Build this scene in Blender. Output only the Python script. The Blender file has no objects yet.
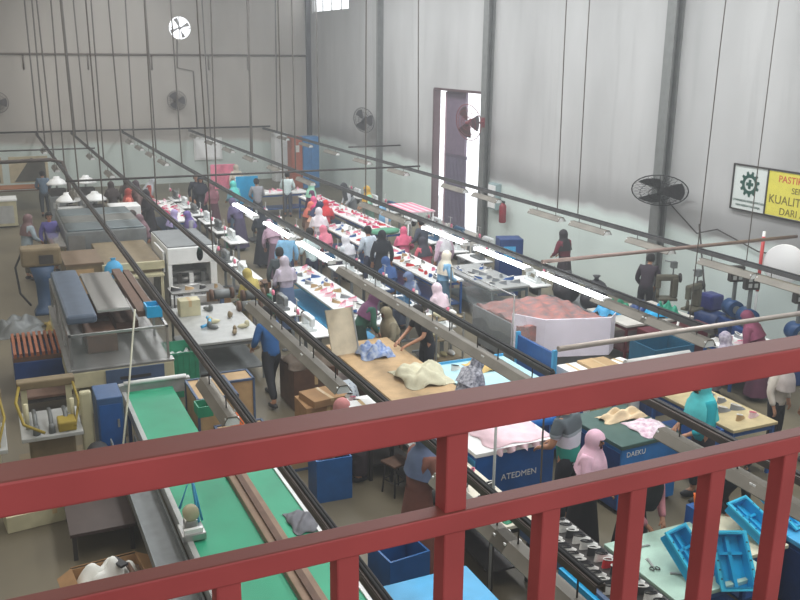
import bpy, bmesh, math, random
from mathutils import Vector, Matrix, Euler
random.seed(7)
C = bpy.context.scene.collection
D = bpy.data
PI = math.pi
R = math.radians
rnd = random.uniform

# ------------------------------------------------------------------ camera
CAMZ = 5.9
yaw, pitch, roll = .433615, .269692, .0115157
fwd = Vector((math.sin(yaw)*math.cos(pitch), math.cos(yaw)*math.cos(pitch), -math.sin(pitch)))
rt = Vector((math.cos(yaw), -math.sin(yaw), 0)); up = rt.cross(fwd)
r2 = rt*math.cos(roll)+up*math.sin(roll); u2 = up*math.cos(roll)-rt*math.sin(roll)
cam = D.cameras.new('camera'); cam.sensor_width = 36; cam.lens = 898.9/800*36
cam.clip_start = .05; cam.clip_end = 300
co = D.objects.new('camera', cam); C.objects.link(co)
M = Matrix((r2, u2, -fwd)).transposed().to_4x4(); M.translation = (0, 0, CAMZ)
co.matrix_world = M
bpy.context.scene.camera = co
def at(px, py, z):
    """world point at height z seen at a place of the 800x600 photograph"""
    w = r2*(px-400)+u2*(300-py)+fwd*898.9
    t = (z-CAMZ)/w.z
    return (w.x*t, w.y*t)

# ------------------------------------------------------------------ materials
MATS = {}
def mat(name, col, rough=.6, metal=0, var=.12, scale=6, bump=0, emit=0, alpha=1, trans=0, tone2=None, ior=1.45):
    if name in MATS: return MATS[name]
    m = D.materials.new(name); m.use_nodes = True; nt = m.node_tree; n = nt.nodes; l = nt.links
    b = n['Principled BSDF']
    b.inputs['Roughness'].default_value = rough; b.inputs['Metallic'].default_value = metal
    b.inputs['IOR'].default_value = ior
    if alpha < 1: b.inputs['Alpha'].default_value = alpha
    if trans: b.inputs['Transmission Weight'].default_value = trans
    c = (*col, 1)
    if var or tone2:
        tc = n.new('ShaderNodeTexCoord'); no = n.new('ShaderNodeTexNoise'); no.inputs['Scale'].default_value = scale
        no.inputs['Detail'].default_value = 4
        l.new(tc.outputs['Object'], no.inputs['Vector'])
        r = n.new('ShaderNodeValToRGB'); r.color_ramp.elements[0].position = .3; r.color_ramp.elements[1].position = .7
        t2 = tone2 or tuple(min(1, x*(1+var)) for x in col)
        r.color_ramp.elements[0].color = (*(x*(1-var) for x in col), 1); r.color_ramp.elements[1].color = (*t2, 1)
        l.new(no.outputs['Fac'], r.inputs['Fac']); l.new(r.outputs['Color'], b.inputs['Base Color'])
        if bump:
            bp = n.new('ShaderNodeBump'); bp.inputs['Strength'].default_value = bump; bp.inputs['Distance'].default_value = .01
            l.new(no.outputs['Fac'], bp.inputs['Height']); l.new(bp.outputs['Normal'], b.inputs['Normal'])
    else: b.inputs['Base Color'].default_value = c
    if emit:
        b.inputs['Emission Color'].default_value = c; b.inputs['Emission Strength'].default_value = emit
    m.diffuse_color = c
    MATS[name] = m; return m
def hx(r, g, b):
    f = lambda v: ((v/255+.055)/1.055)**2.4 if v > 10 else v/255/12.92
    return (f(r), f(g), f(b))

STEEL = mat('brushed_steel', (.42, .42, .41), .32, .75, .1)
DSTEEL = mat('dark_steel', (.05, .045, .042), .5, .3, .2)
IRON = mat('machine_grey_iron', (.16, .17, .17), .5, .3, .2)
BROWNST = mat('brown_painted_steel', (.075, .058, .05), .55, .1, .2)
CREAM = mat('cream_enamel', hx(188, 182, 150), .5, 0, .1)
OLIVE = mat('olive_brown_panel', hx(120, 105, 78), .55, 0, .15)
TAN = mat('tan_board', hx(178, 148, 108), .65, 0, .12)
WOOD = mat('bare_wood', hx(150, 112, 72), .65, 0, .2, 12)
WHITE = mat('white_enamel', (.78, .79, .78), .4, 0, .05)
OFFW = mat('off_white_fabric', (.72, .71, .68), .8, 0, .12, bump=.3)
LGREY = mat('light_grey_metal', (.42, .43, .42), .4, .2, .1)
MGREY = mat('mid_grey_metal', (.2, .215, .22), .45, .2, .12)
BLUE = mat('blue_machine_paint', hx(28, 84, 150), .38, 0, .12)
DBLUE = mat('navy_machine_paint', hx(24, 58, 112), .4, 0, .15)
STBLUE = mat('steel_blue_paint', hx(68, 88, 118), .5, 0, .12)
LBLUE = mat('sky_blue_panel', hx(70, 165, 215), .4, 0, .08)
CYAN = mat('cyan_plastic', hx(18, 160, 212), .35, 0, .08)
TEAL = mat('teal_cloth', hx(22, 168, 178), .8, 0, .15, bump=.3)
GREENB = mat('green_conveyor_belt', hx(34, 150, 112), .5, 0, .15, 1.6)
GREEN = mat('green_plastic', hx(30, 130, 96), .45, 0, .12)
MINT = mat('mint_table_top', hx(168, 198, 182), .5, 0, .12)
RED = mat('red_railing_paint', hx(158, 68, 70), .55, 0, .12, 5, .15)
def dulled(m, dim):
    """upward faces darker and duller, shade painted into their colour"""
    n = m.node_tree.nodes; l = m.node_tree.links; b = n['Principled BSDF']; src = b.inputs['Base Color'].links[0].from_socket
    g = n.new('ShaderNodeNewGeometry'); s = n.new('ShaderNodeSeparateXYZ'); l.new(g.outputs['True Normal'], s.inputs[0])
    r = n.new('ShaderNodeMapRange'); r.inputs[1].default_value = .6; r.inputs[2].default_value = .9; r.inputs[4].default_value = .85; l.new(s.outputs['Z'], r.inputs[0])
    x = n.new('ShaderNodeMix'); x.data_type = 'RGBA'; l.new(r.outputs[0], x.inputs[0]); l.new(src, x.inputs[6]); x.inputs[7].default_value = (*dim, 1); l.new(x.outputs[2], b.inputs['Base Color'])
dulled(RED, hx(98, 54, 46))  # rail tops darker than their fronts: shade put into the colour
MAROON = mat('maroon_panel', hx(92, 28, 36), .5, 0, .12)
ORANGE = mat('orange_plastic', hx(236, 112, 40), .5, 0, .08)
YELLOW = mat('yellow_hose', hx(150, 130, 44), .6, 0, .15)
BLACK = mat('black_rubber', (.03, .03, .033), .6, 0, .2)
CARTON = mat('brown_carton', hx(158, 122, 84), .8, 0, .12)
PINK = mat('pink_cloth', hx(226, 128, 152), .8, 0, .15, bump=.3)
LPINK = mat('pale_pink_cloth', hx(232, 200, 208), .8, 0, .1, bump=.3)
MAGENTA = mat('magenta_cloth', hx(208, 50, 104), .8, 0, .15, bump=.3)
REDC = mat('red_cloth', hx(200, 48, 52), .8, 0, .15, bump=.3)
LIT = mat('lit_fluorescent_tube', (.93, .98, 1), .4, 0, 0, emit=14)
UNLIT = mat('unlit_tube_glass', (.62, .62, .6), .25, 0, .05)
REFL = mat('aged_white_reflector', hx(128, 123, 114), .5, .1, .15, 3)
SKIN = mat('skin', hx(176, 128, 100), .55, 0, .06)
EYE = mat('dark_eye', (.02, .02, .02), .3, 0, 0)
PLAST = mat('clear_plastic_film', (.9, .93, .95), .12, 0, 0, trans=0, alpha=.22)
GLASS = mat('guard_glass', (.22, .25, .24), .06, 0, 0, alpha=.16)
TUBB = mat('tub_blue', hx(30, 88, 146), .4)
RAILG = mat('weathered_rail_steel', (.1, .1, .1), .5, .3, .2)
MATS['brown_wood_dark'] = mat('brown_wood_dark', hx(92, 66, 50), .6, 0, .2, 8)
BRW = MATS['brown_wood_dark']

def plaster(name, up_col, low_col, split, band):
    """painted plaster wall: paler wainscot paint below z=split, grimy streaks and joints"""
    m = D.materials.new(name); m.use_nodes = True; nt = m.node_tree; n = nt.nodes; l = nt.links
    b = n['Principled BSDF']; b.inputs['Roughness'].default_value = .75
    g = n.new('ShaderNodeNewGeometry'); sp = n.new('ShaderNodeSeparateXYZ'); l.new(g.outputs['Position'], sp.inputs[0])
    n1 = n.new('ShaderNodeTexNoise'); n1.inputs['Scale'].default_value = .45; n1.inputs['Detail'].default_value = 6
    mp = n.new('ShaderNodeMapping'); mp.inputs['Scale'].default_value = (1, 1, .35); l.new(g.outputs['Position'], mp.inputs[0]); l.new(mp.outputs[0], n1.inputs['Vector'])
    n2 = n.new('ShaderNodeTexNoise'); n2.inputs['Scale'].default_value = 2.2; n2.inputs['Detail'].default_value = 5
    mp2 = n.new('ShaderNodeMapping'); mp2.inputs['Scale'].default_value = (1.6, 1.6, .12); l.new(g.outputs['Position'], mp2.inputs[0]); l.new(mp2.outputs[0], n2.inputs['Vector'])
    def mix(a, bb, fac, mode='MIX'):
        x = n.new('ShaderNodeMix'); x.data_type = 'RGBA'; x.blend_type = mode
        for s, v in ((0, fac), (6, a), (7, bb)):
            if isinstance(v, (int, float)): x.inputs[s].default_value = v
            elif isinstance(v, tuple): x.inputs[s].default_value = (*v, 1)
            else: l.new(v, x.inputs[s])
        return x.outputs[2]
    def mr(src, a, bb, c=0, d=1):
        x = n.new('ShaderNodeMapRange'); l.new(src, x.inputs[0])
        for i, v in enumerate((a, bb, c, d)): x.inputs[i+1].default_value = v
        return x.outputs[0]
    upper = mix(tuple(c*.8 for c in up_col), tuple(min(1, c*1.15) for c in up_col), mr(n1.outputs['Fac'], .3, .7))
    upper = mix(upper, tuple(c*.66 for c in up_col), mr(n2.outputs['Fac'], .56, .78, 0, .4))
    low = mix(tuple(c*.86 for c in low_col), low_col, mr(n1.outputs['Fac'], .3, .65))
    low = mix(low, tuple(c*.7 for c in low_col), mr(n2.outputs['Fac'], .6, .8, 0, .4))
    wob = n.new('ShaderNodeMath'); wob.operation = 'MULTIPLY_ADD'; l.new(n1.outputs['Fac'], wob.inputs[0]); wob.inputs[1].default_value = .8; l.new(sp.outputs['Z'], wob.inputs[2])
    fac = mr(wob.outputs[0], split+.3, split+.5)
    # a grimy stain band just above the wainscot
    st = n.new('ShaderNodeMath'); st.operation = 'MULTIPLY'
    l.new(mr(wob.outputs[0], split+.45, split+.55), st.inputs[0]); l.new(mr(wob.outputs[0], split+1.35, split+.75), st.inputs[1])
    st2 = n.new('ShaderNodeMath'); st2.operation = 'MULTIPLY'; l.new(st.outputs[0], st2.inputs[0]); st2.inputs[1].default_value = band
    upper = mix(upper, tuple(c*.55 for c in up_col), st2.outputs[0])
    l.new(mix(low, upper, fac), b.inputs['Base Color'])
    bp = n.new('ShaderNodeBump'); bp.inputs['Strength'].default_value = .15; l.new(n1.outputs['Fac'], bp.inputs['Height']); l.new(bp.outputs[0], b.inputs['Normal'])
    return m
WALLR = plaster('grey_plaster_wall', (.43, .43, .425), (.66, .75, .71), 2.0, .6)
WALLB = plaster('aged_beige_plaster_wall', (.46, .43, .39), (.60, .68, .64), 1.9, .25)

# ------------------------------------------------------------------ mesh builder
class MB:
    def __init__(s): s.v = []; s.f = []; s.sm = []; s.mk = []
    def add(s, vs, fs, smooth=False):
        o = len(s.v); s.v += [tuple(v) for v in vs]; s.f += [tuple(i+o for i in f) for f in fs]; s.sm += [smooth]*len(fs); return s
    def box(s, x, y, z, sx, sy, sz, rz=0, rx=0, ry=0, bev=0):
        """centre x,y, bottom z"""
        s.mk.append((len(s.v), len(s.f)))
        hx_, hy, hz = sx/2, sy/2, sz/2
        M = Matrix.Translation((x, y, z+hz)) @ Euler((rx, ry, rz)).to_matrix().to_4x4()
        if bev <= 0:
            vs = [M @ Vector((a*hx_, b*hy, c*hz)) for a in (-1, 1) for b in (-1, 1) for c in (-1, 1)]
            s.add(vs, [(0, 1, 3, 2), (4, 6, 7, 5), (0, 4, 5, 1), (2, 3, 7, 6), (0, 2, 6, 4), (1, 5, 7, 3)])
        else:
            b = min(bev, hx_*.9, hy*.9, hz*.9); bm = bmesh.new(); bmesh.ops.create_cube(bm, size=1)
            for v in bm.verts: v.co = Vector((v.co.x*sx, v.co.y*sy, v.co.z*sz))
            bmesh.ops.bevel(bm, geom=bm.edges[:], offset=b, segments=2, affect='EDGES', profile=.5)
            bm.verts.index_update()
            s.add([M @ v.co for v in bm.verts], [[v.index for v in f.verts] for f in bm.faces]); bm.free()
        return s
    def tube(s, pts, r, n=8, caps=True, r_end=None):
        s.mk.append((len(s.v), len(s.f)))
        pts = [Vector(p) for p in pts]; rings = []; vs = []
        for i, p in enumerate(pts):
            d = (pts[min(i+1, len(pts)-1)]-pts[max(i-1, 0)]).normalized()
            a = d.orthogonal().normalized() if i == 0 else (pa - d*pa.dot(d)).normalized()
            pa = a; b = d.cross(a)
            rr = r if r_end is None else r+(r_end-r)*i/(len(pts)-1)
            vs += [p+a*math.cos(2*PI*k/n)*rr+b*math.sin(2*PI*k/n)*rr for k in range(n)]
        fs = [(i*n+k, i*n+(k+1) % n, (i+1)*n+(k+1) % n, (i+1)*n+k) for i in range(len(pts)-1) for k in range(n)]
        s.add(vs, fs, n > 5)
        if caps: s.add(vs[:n], [tuple(range(n))[::-1]]); s.add(vs[-n:], [tuple(range(n))])
        return s
    def lathe(s, prof, x=0, y=0, z=0, n=20, axis='z', M=None, sx=1, sy=1):
        s.mk.append((len(s.v), len(s.f)))
        vs = []
        for (r, h) in prof:
            for k in range(n):
                a = 2*PI*k/n; p = Vector((r*math.cos(a)*sx, r*math.sin(a)*sy, h))
                if axis == 'x': p = Vector((p.z, p.x, p.y))
                if axis == 'y': p = Vector((p.x, p.z, p.y))
                if M: p = M @ p
                vs.append(p+Vector((x, y, z)))
        m = len(prof)
        fs = [(i*n+k, i*n+(k+1) % n, (i+1)*n+(k+1) % n, (i+1)*n+k) for i in range(m-1) for k in range(n)]
        s.add(vs, fs, True)
        if prof[0][0] > 1e-4: s.add(vs[:n], [tuple(range(n))[::-1]])
        if prof[-1][0] > 1e-4: s.add(vs[-n:], [tuple(range(n))])
        return s
    def ball(s, x, y, z, rx, ry=None, rz=None, n=12):
        ry = ry or rx; rz = rz or rx
        prof = [(math.sin(PI*i/8), -math.cos(PI*i/8)) for i in range(9)]
        return s.lathe([(max(r, 1e-5), h) for r, h in prof], x, y, z, n, M=Matrix.Diagonal((rx, ry, rz, 1)))
    def sheet(s, f, nu, nv, thick=0, smooth=True):
        vs = [Vector(f(i/nu, j/nv)) for i in range(nu+1) for j in range(nv+1)]
        fs = [(i*(nv+1)+j, (i+1)*(nv+1)+j, (i+1)*(nv+1)+j+1, i*(nv+1)+j+1) for i in range(nu) for j in range(nv)]
        if not thick: return s.add(vs, fs, smooth)
        s.add(vs, fs, smooth)
        o = [v-Vector((0, 0, thick)) for v in vs]; s.add(o, [f[::-1] for f in fs], smooth)
        N = nv+1; rim = [(0, j) for j in range(N)]+[(i, nv) for i in range(1, nu+1)]+[(nu, j) for j in range(nv-1, -1, -1)]+[(i, 0) for i in range(nu-1, 0, -1)]
        rv = [vs[i*N+j] for i, j in rim]; ro = [o[i*N+j] for i, j in rim]; k = len(rv)
        s.add(rv+ro, [(a, (a+1) % k, (a+1) % k+k, a+k) for a in range(k)]); return s
    def mesh(s, name, m):
        me = D.meshes.new(name); me.from_pydata(s.v, [], s.f); me.materials.append(m)
        me.polygons.foreach_set('use_smooth', s.sm)
        bm = bmesh.new(); bm.from_mesh(me); bmesh.ops.remove_doubles(bm, verts=bm.verts, dist=1e-5)
        bmesh.ops.recalc_face_normals(bm, faces=bm.faces); bm.to_mesh(me); bm.free(); return me
    def obj(s, name, m, parent=None, label=None):
        o = D.objects.new(name, s.mesh(name, m)); C.objects.link(o)
        if parent is not None: o.parent = parent
        if label: o['label'] = label
        return o
def each(mb, name, m, parent):
    """one object for every solid collected in mb"""
    e = mb.mk+[(len(mb.v), len(mb.f))]
    for (v0, f0), (v1, f1) in zip(e, e[1:]):
        q = MB(); q.v = mb.v[v0:v1]; q.f = [tuple(i-v0 for i in f) for f in mb.f[f0:f1]]; q.sm = mb.sm[f0:f1]; q.obj(name, m, parent)
def tag(o, label, cat, group=None, kind=None):
    o['label'] = label; o['category'] = cat
    if group: o['group'] = group
    if kind: o['kind'] = kind
    return o
def thing(name, label, cat, x, y, z=0, rz=0, group=None):
    o = D.objects.new(name, None); C.objects.link(o); o.location = (x, y, z); o.rotation_euler = (0, 0, rz); o.empty_display_size = .1
    return tag(o, label, cat, group)
def struct(name, mb, m, parent=None):
    o = mb.obj(name, m, parent)
    if parent is None: o['kind'] = 'structure'
    return o
def copy_tree(o, parent=None, swap=None):
    c = o.copy(); C.objects.link(c); c.parent = parent
    for ch in list(o.children): copy_tree(ch, c)
    return c
def place(o, x, y, z, rz, label, group=None):
    o.location = (x, y, z); o.rotation_euler = (0, 0, rz); o['label'] = label
    if group: o['group'] = group
    return o
class Proto:
    """first placing uses the built thing itself, later ones copy it with its parts"""
    def __init__(s, make): s.make = make; s.o = None
    def __call__(s, x, y, z, rz, label, group=None, name=None):
        if s.o is None: s.o = s.make(); o = s.o
        else: o = copy_tree(s.o)
        return place(o, x, y, z, rz, label, group)

def text(parent, name, txt, size, m, loc, rot, extr=.003, align='LEFT'):
    cu = D.curves.new(name, 'FONT'); cu.body = txt; cu.size = size; cu.extrude = extr; cu.align_x = align
    t = D.objects.new(name, cu); C.objects.link(t); bpy.context.view_layer.update()
    me = D.meshes.new_from_object(t.evaluated_get(bpy.context.evaluated_depsgraph_get()))
    D.objects.remove(t); me.materials.clear(); me.materials.append(m)
    o = D.objects.new(name, me); C.objects.link(o); o.parent = parent; o.location = loc; o.rotation_euler = rot
    return o

# ------------------------------------------------------------------ the hall
XL, XR, YF, YB, ZC = -7.0, 14.4, -2.6, 41.5, 9.6
def floor_mat():
    m = mat('worn_concrete_floor', hx(102, 94, 76), .45, 0, .28, .5, .05); return m
struct('floor', MB().box((XL+XR)/2, (YF+YB)/2, -.2, XR-XL+1, YB-YF+1, .2), floor_mat())
def wall_panels(axis, pos, thick, a0, a1, z0, z1, holes, m, name):
    """one wall with rectangular openings (a0,a1,z0,z1) cut out of it"""
    mb = MB(); cuts = sorted(set([a0, a1]+[h[i] for h in holes for i in (0, 1)])); zs = sorted(set([z0, z1]+[h[i] for h in holes for i in (2, 3)]))
    for i in range(len(cuts)-1):
        for j in range(len(zs)-1):
            ca, cz = (cuts[i]+cuts[i+1])/2, (zs[j]+zs[j+1])/2
            if any(h[0] < ca < h[1] and h[2] < cz < h[3] for h in holes): continue
            w, h = cuts[i+1]-cuts[i], zs[j+1]-zs[j]
            if axis == 'x': mb.box(pos, ca, zs[j], thick, w, h)
            else: mb.box(ca, pos, zs[j], w, thick, h)
    return struct(name, mb, m)
DOORH = (25.05, 28.5, 0, 4.68); WINH = (36.5, 41.1, 7.55, 8.9)
wall_panels('x', XR+.12, .24, YF, YB+.24, 0, ZC, [DOORH, WINH], WALLR, 'wall_right')
FX, FZ, FR = 8.42, 6.79, .52
wall_panels('y', YB+.12, .24, XL, XR, 0, ZC, [(FX-FR, FX+FR, FZ-FR, FZ+FR)], WALLB, 'wall_back')
wall_panels('x', XL-.12, .24, YF, YB+.24, 0, ZC, [], WALLB, 'wall_left')
wall_panels('y', YF-.12, .24, XL, XR, 0, ZC, [], WALLB, 'wall_front')
struct('ceiling', MB().box((XL+XR)/2, (YF+YB)/2, ZC, XR-XL+1, YB-YF+1, .15), mat('roof_sheet', (.4, .4, .38), .6, .2, .1))
struct('floor_mezzanine', MB().box(3.7, -.75, 4.2, 21.3, 3.7, .2), mat('mezzanine_concrete', (.3, .29, .27), .7))
# joints and column lines on the back wall
mb = MB().tube([(XL, YB-.05, 5.62), (XR, YB-.05, 5.66)], .045, 8)
for x in (1.9, 4.45, 7.1, 9.6, 11.4): mb.tube([(x, YB-.04, 5.62), (x, YB-.04, 5.0)], .035, 6)
struct('trim_1', mb, mat('rusty_wall_pipe', hx(104, 94, 84), .6, .2))
struct('trim_2', MB().box(XR-.1, YB-.1, 2.0, .2, .2, ZC-2.0), mat('corner_column_paint', hx(74, 74, 78), .6))
# I-section columns of the right wall
for i, y in enumerate((32.95, 24.65, 16.45, 8.2)):
    w = (.13, .3, .3, .3)[i]
    mb = MB().box(XR-.03, y, 0, .05, w, ZC).box(XR-.12, y, 0, .16, .05, ZC).box(XR-.22, y, 0, .05, w, ZC)
    struct('trim_%d' % (i+3), mb, mat('grey_column_paint', hx(116, 118, 116), .5, .1))
# high window in the right wall beside the corner
w = struct('window_1', MB().box(XR+.12, (WINH[0]+WINH[1])/2, WINH[2], .08, WINH[1]-WINH[0], .06).box(XR+.12, (WINH[0]+WINH[1])/2, WINH[3]-.06, .08, WINH[1]-WINH[0], .06), LGREY)
mb = MB()
for k in range(5): mb.box(XR+.12, WINH[0]+.02+k*(WINH[1]-WINH[0]-.04)/4, WINH[2]+.06, .06, .04, WINH[3]-WINH[2]-.12)
struct('window_mullion', mb, LGREY, w)
# tall sliding doorway: dark plum panel, steel gate, brown jamb
PLUM = mat('plum_door_panel', hx(110, 96, 112), .55, 0, .1)
d = struct('door_1', MB().box(XR+.2, 27.15, 2.55, .08, 1.35, 2.1), PLUM)
mb = MB().box(XR+.2, 27.15, .1, .05, 1.5, .08).box(XR+.2, 27.15, 2.45, .06, 1.5, .1).box(XR+.2, 27.15, 1.25, .05, 1.4, .06)
for k in range(15): mb.box(XR+.2, 26.45+k*.1, .18, .045, .045, 2.3)
struct('door_gate', mb, mat('gate_grey_violet', hx(96, 88, 104), .5, .2), d)
struct('door_frame', MB().box(XR+.1, 28.46, 0, .26, .08, 4.68).box(XR+.1, 26.8, 4.64, .26, 3.3, .08), mat('brown_jamb', hx(86, 66, 70), .6), d)
struct('door_post', MB().box(XR+.2, 27.9, 0, .07, .09, 4.6), mat('pink_grey_post', hx(170, 140, 150), .6), d)
struct('floor_outside', MB().box(XR+6, 27, -.2, 11.5, 14, .18), mat('sunlit_yard', (.8, .8, .82), .8, 0, 0))

# ------------------------------------------------------------------ railing in front of the camera
rl = thing('balcony_railing', 'red painted square-tube balcony railing crossing the foreground', 'railing', .8, 1.13, 4.4)
rx = .8
def rel(z): return z-4.4
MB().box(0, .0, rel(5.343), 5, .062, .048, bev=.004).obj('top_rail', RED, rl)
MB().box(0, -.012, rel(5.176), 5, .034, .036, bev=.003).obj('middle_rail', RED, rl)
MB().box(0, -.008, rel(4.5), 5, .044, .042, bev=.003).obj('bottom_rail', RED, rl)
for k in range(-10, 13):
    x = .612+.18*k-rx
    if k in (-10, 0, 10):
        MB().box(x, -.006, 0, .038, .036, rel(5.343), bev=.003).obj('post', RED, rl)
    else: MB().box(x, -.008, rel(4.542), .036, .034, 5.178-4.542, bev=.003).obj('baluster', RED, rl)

# ------------------------------------------------------------------ overhead lighting rails, wires, cross pipes
RAILS = dict(first=(2.12, 4.0, 41.2), second=(3.52, 4.3, 41.2), third=(5.62, 8.0, 41.2), fourth=(8.52, 8.5, 41.2), fifth=(11.95, 6.0, 41.2))
ZR = 2.4
rail_m = {'first': BROWNST, 'second': BROWNST, 'third': RAILG, 'fourth': RAILG, 'fifth': RAILG}
ORD = ['first', 'second', 'third', 'fourth', 'fifth']
def rail(x, y0, y1, m, label, w=.075, z=ZR):
    t = thing('lighting_rail', label, 'rail', x, y0, z, 0, 'lighting rails over the work lines')
    L_ = y1-y0
    MB().box(0, L_/2, 0, w, L_, .02).box(-w/2, L_/2, -.05, .012, L_, .06).box(w/2, L_/2, -.05, .012, L_, .06).obj('channel', m, t)
    MB().tube([(-.01, 0, .03), (-.01, L_, .03)], .014, 6).tube([(.015, 0, .03), (.015, L_, .03)], .012, 6).obj('cable_bundle', BLACK, t)
    return t
for i, k in enumerate(ORD):
    x, a, b = RAILS[k]
    rail(x, a, b, rail_m[k], '%s dark steel lighting rail from the left, running to the back wall' % k, .075 if i < 3 else .06)
rail(6.12, 2.5, 7.5, BROWNST, 'short brown lighting rail over the blue cabinet with the cloth, nearest the railing', .1)
def mk_fix(tube_m, refl_m=REFL, L_=1.3, cap=True):
    def make():
        t = thing('tube_light_fixture', '', 'light fixture', 0, 0)
        # inverted trough with sloping sides
        mb = MB(); w, h = .11, .09
        prof = [(-w, -h), (-w*.45, 0), (w*.45, 0), (w, -h), (w*.96, -h-.012), (w*.4, -.012), (-w*.4, -.012), (-w*.96, -h-.012)]
        vs = [(x, y, z) for y in (-L_/2, L_/2) for x, z in prof]; n = len(prof)
        mb.add(vs, [(i, (i+1) % n, (i+1) % n+n, i+n) for i in range(n)]+[(0, 1, 6, 7), (1, 2, 5, 6), (2, 3, 4, 5), (n+7, n+6, n+1, n), (n+6, n+5, n+2, n+1), (n+5, n+4, n+3, n+2)])
        mb.obj('reflector', refl_m, t)
        for sx in (-.045, .045):
            MB().tube([(sx, -L_/2+.04, -.065), (sx, L_/2-.04, -.065)], .017, 8).obj('tube', tube_m, t)
        mb = MB()
        for y in (-L_/2+.02, L_/2-.02): mb.box(0, y, -.1, .15, .03, .08)
        each(mb, 'end_holder', WHITE, t)
        mb = MB()
        for y in (-L_*.3, L_*.3): mb.tube([(0, y, 0), (0, y, .17)], .008, 5)
        each(mb, 'hanger', DSTEEL, t)
        return t
    return Proto(make)
def mk_batten():
    t = thing('tube_light_fixture', '', 'light fixture', 0, 0)
    MB().box(0, 0, -.06, .05, 1.9, .06, bev=.01).obj('batten', WHITE, t)
    for sx in (-.05, .05): MB().tube([(sx, -.9, -.015), (sx, .9, -.015)], .024, 10).obj('tube', LIT, t)
    for y in (-.93, .93): MB().box(0, y, -.06, .15, .05, .07).obj('end_holder', WHITE, t)
    for y in (-.5, .5): MB().tube([(0, y, 0), (0, y, .2)], .008, 5).obj('hanger', DSTEEL, t)
    return t
F_off, F_on = mk_fix(UNLIT), Proto(mk_batten)
POSW = ['nearest the railing', 'second from the railing', 'third from the railing', 'fourth from the railing', 'fifth from the railing', 'sixth from the railing', 'seventh from the railing', 'eighth from the railing', 'ninth from the railing', 'tenth from the railing', 'eleventh from the railing', 'twelfth from the railing', 'thirteenth from the railing', 'fourteenth from the railing', 'fifteenth from the railing', 'sixteenth from the railing', 'seventeenth from the railing', 'eighteenth from the railing']
FIX = {'first': ([9.3, 25, 31, 36.5], []),
       'second': ([6.0, 4.9, 9.7, 11.0, 12.3, 29, 34], []),
       'third': ([8.75, 10.05, 11.35, 12.65, 13.95, 31.5, 34, 36.5, 39], [16.0, 18.3, 21.0]),
       'fourth': ([9.2, 10.4, 18.6, 20, 25, 28, 31, 34, 37, 40], [11.7, 13.9, 16.2]),
       'fifth': ([7.4, 10.4, 11.8, 13.9, 15.9, 17.6, 20.4, 22.2, 26, 29, 32, 35, 38], [])}
for k in ORD:
    off, on = FIX[k]; x = RAILS[k][0]
    for s, lst in (('unlit', off), ('lit', on)):
        for j, y in enumerate(sorted(lst)):
            f = (F_on if s == 'lit' else F_off)(x-.03, y, ZR-.2, 0, '%s tube light under the %s rail from the left, %s' % (s, k, POSW[j]), s+' tube lights'); f.location.z += .07*(k in ('fourth', 'fifth'))
for j, y in enumerate((6.0, 4.7)): F_off(6.07, y, ZR-.2, 0, 'dusty unlit light trough under the short brown rail, %s end' % ('far', 'near')[j], 'unlit tube lights')
# cross pipes
def pipe(pts, r, m, label, cat='pipe', name='cross_pipe'):
    o0 = Vector(pts[0]); o = MB().tube([Vector(p)-o0 for p in pts], r, 7).obj(name, m); o.location = o0
    return tag(o, label, cat)
pipe([(.2, 41.2, 2.47), (12.3, 41.2, 2.47)], .04, DSTEEL, 'thin dark cross pipe tying the rail ends along the back wall')
pipe([(1.9, 25.2, 2.5), (12.2, 25.0, 2.5)], .03, DSTEEL, 'dark cross bar lying over the rails halfway down the hall')
pipe([(8.4, 12.45, 2.5), (14.3, 12.45, 2.5)], .035, mat('dull_pinkish_steel', hx(140, 120, 112), .5, .2), 'grey-pink conduit crossing to the right wall above the sewing post machine')
pipe([(6.0, 8.45, 2.5), (12.6, 8.45, 2.5)], .035, mat('pale_steel_bar', hx(178, 168, 160), .4, .3), 'pale steel cross bar just above the top rail of the railing')
pipe([(6.9, 8.3, 2.24), (7.9, 8.3, 2.24)], .05, UNLIT, 'loose grey tube light fixed across under the pale cross bar', 'light fixture', 'tube_light_fixture')
pipe([(12.2, 31, 2.5), (14.3, 31, 2.5)], .03, DSTEEL, 'short dark cross bar between the fifth rail and the wall by the wall fan')
pipe([(-2, 30.2, 2.45), (1.9, 30.4, 2.5), (2.25, 30.2, 2.42), (2.32, 29.6, 1.9), (2.32, 29.5, 1.2)], .06, BROWNST, 'thick dark exhaust pipe bending down over the back oven')
pipe([(.3, 33.5, 2.5), (3.6, 33.5, 2.5)], .025, DSTEEL, 'thin dark bar across the first two rails near the back')
# suspension wires
def wire(x, y, z0, r, label, name='suspension_wire', dx=0, z1=ZC):
    o = MB().tube([(0, 0, 0), (dx*.5, .02, (z1-z0)*.5), (dx, 0, z1-z0)], r, 5).obj(name, mat('dull_wire', hx(92, 86, 80), .6, .3)); o.location = (x, y, z0)
    return tag(o, label, 'wire', 'suspension wires of the lighting rails')
for k, ys in (('first', (40, 36, 32, 28, 24, 19)), ('second', (39.5, 35, 30.5, 26, 21, 15.5)), ('third', (38, 33, 28.5, 24, 18)), ('fourth', (37, 31, 26, 20.5, 9.0)), ('fifth', (39, 33.5, 24.6, 17.2, 16.4, 11.4))):
    for j, y in enumerate(sorted(ys)):
        wire(RAILS[k][0], y, ZR+.02, max(.006, .0008*y), 'thin wire holding the %s rail from the left, %s' % (k, POSW[j]), dx=rnd(-.15, .15))
wire(8.3, 30, 2.5, .035, 'thick dark hanging pole right of the round wall fan on the back wall', 'hanging_pole')
wire(5.62, 8.1, .8, .012, 'thin rod dropping from the near end of the third rail', 'hanging_pole', z1=2.42)

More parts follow.
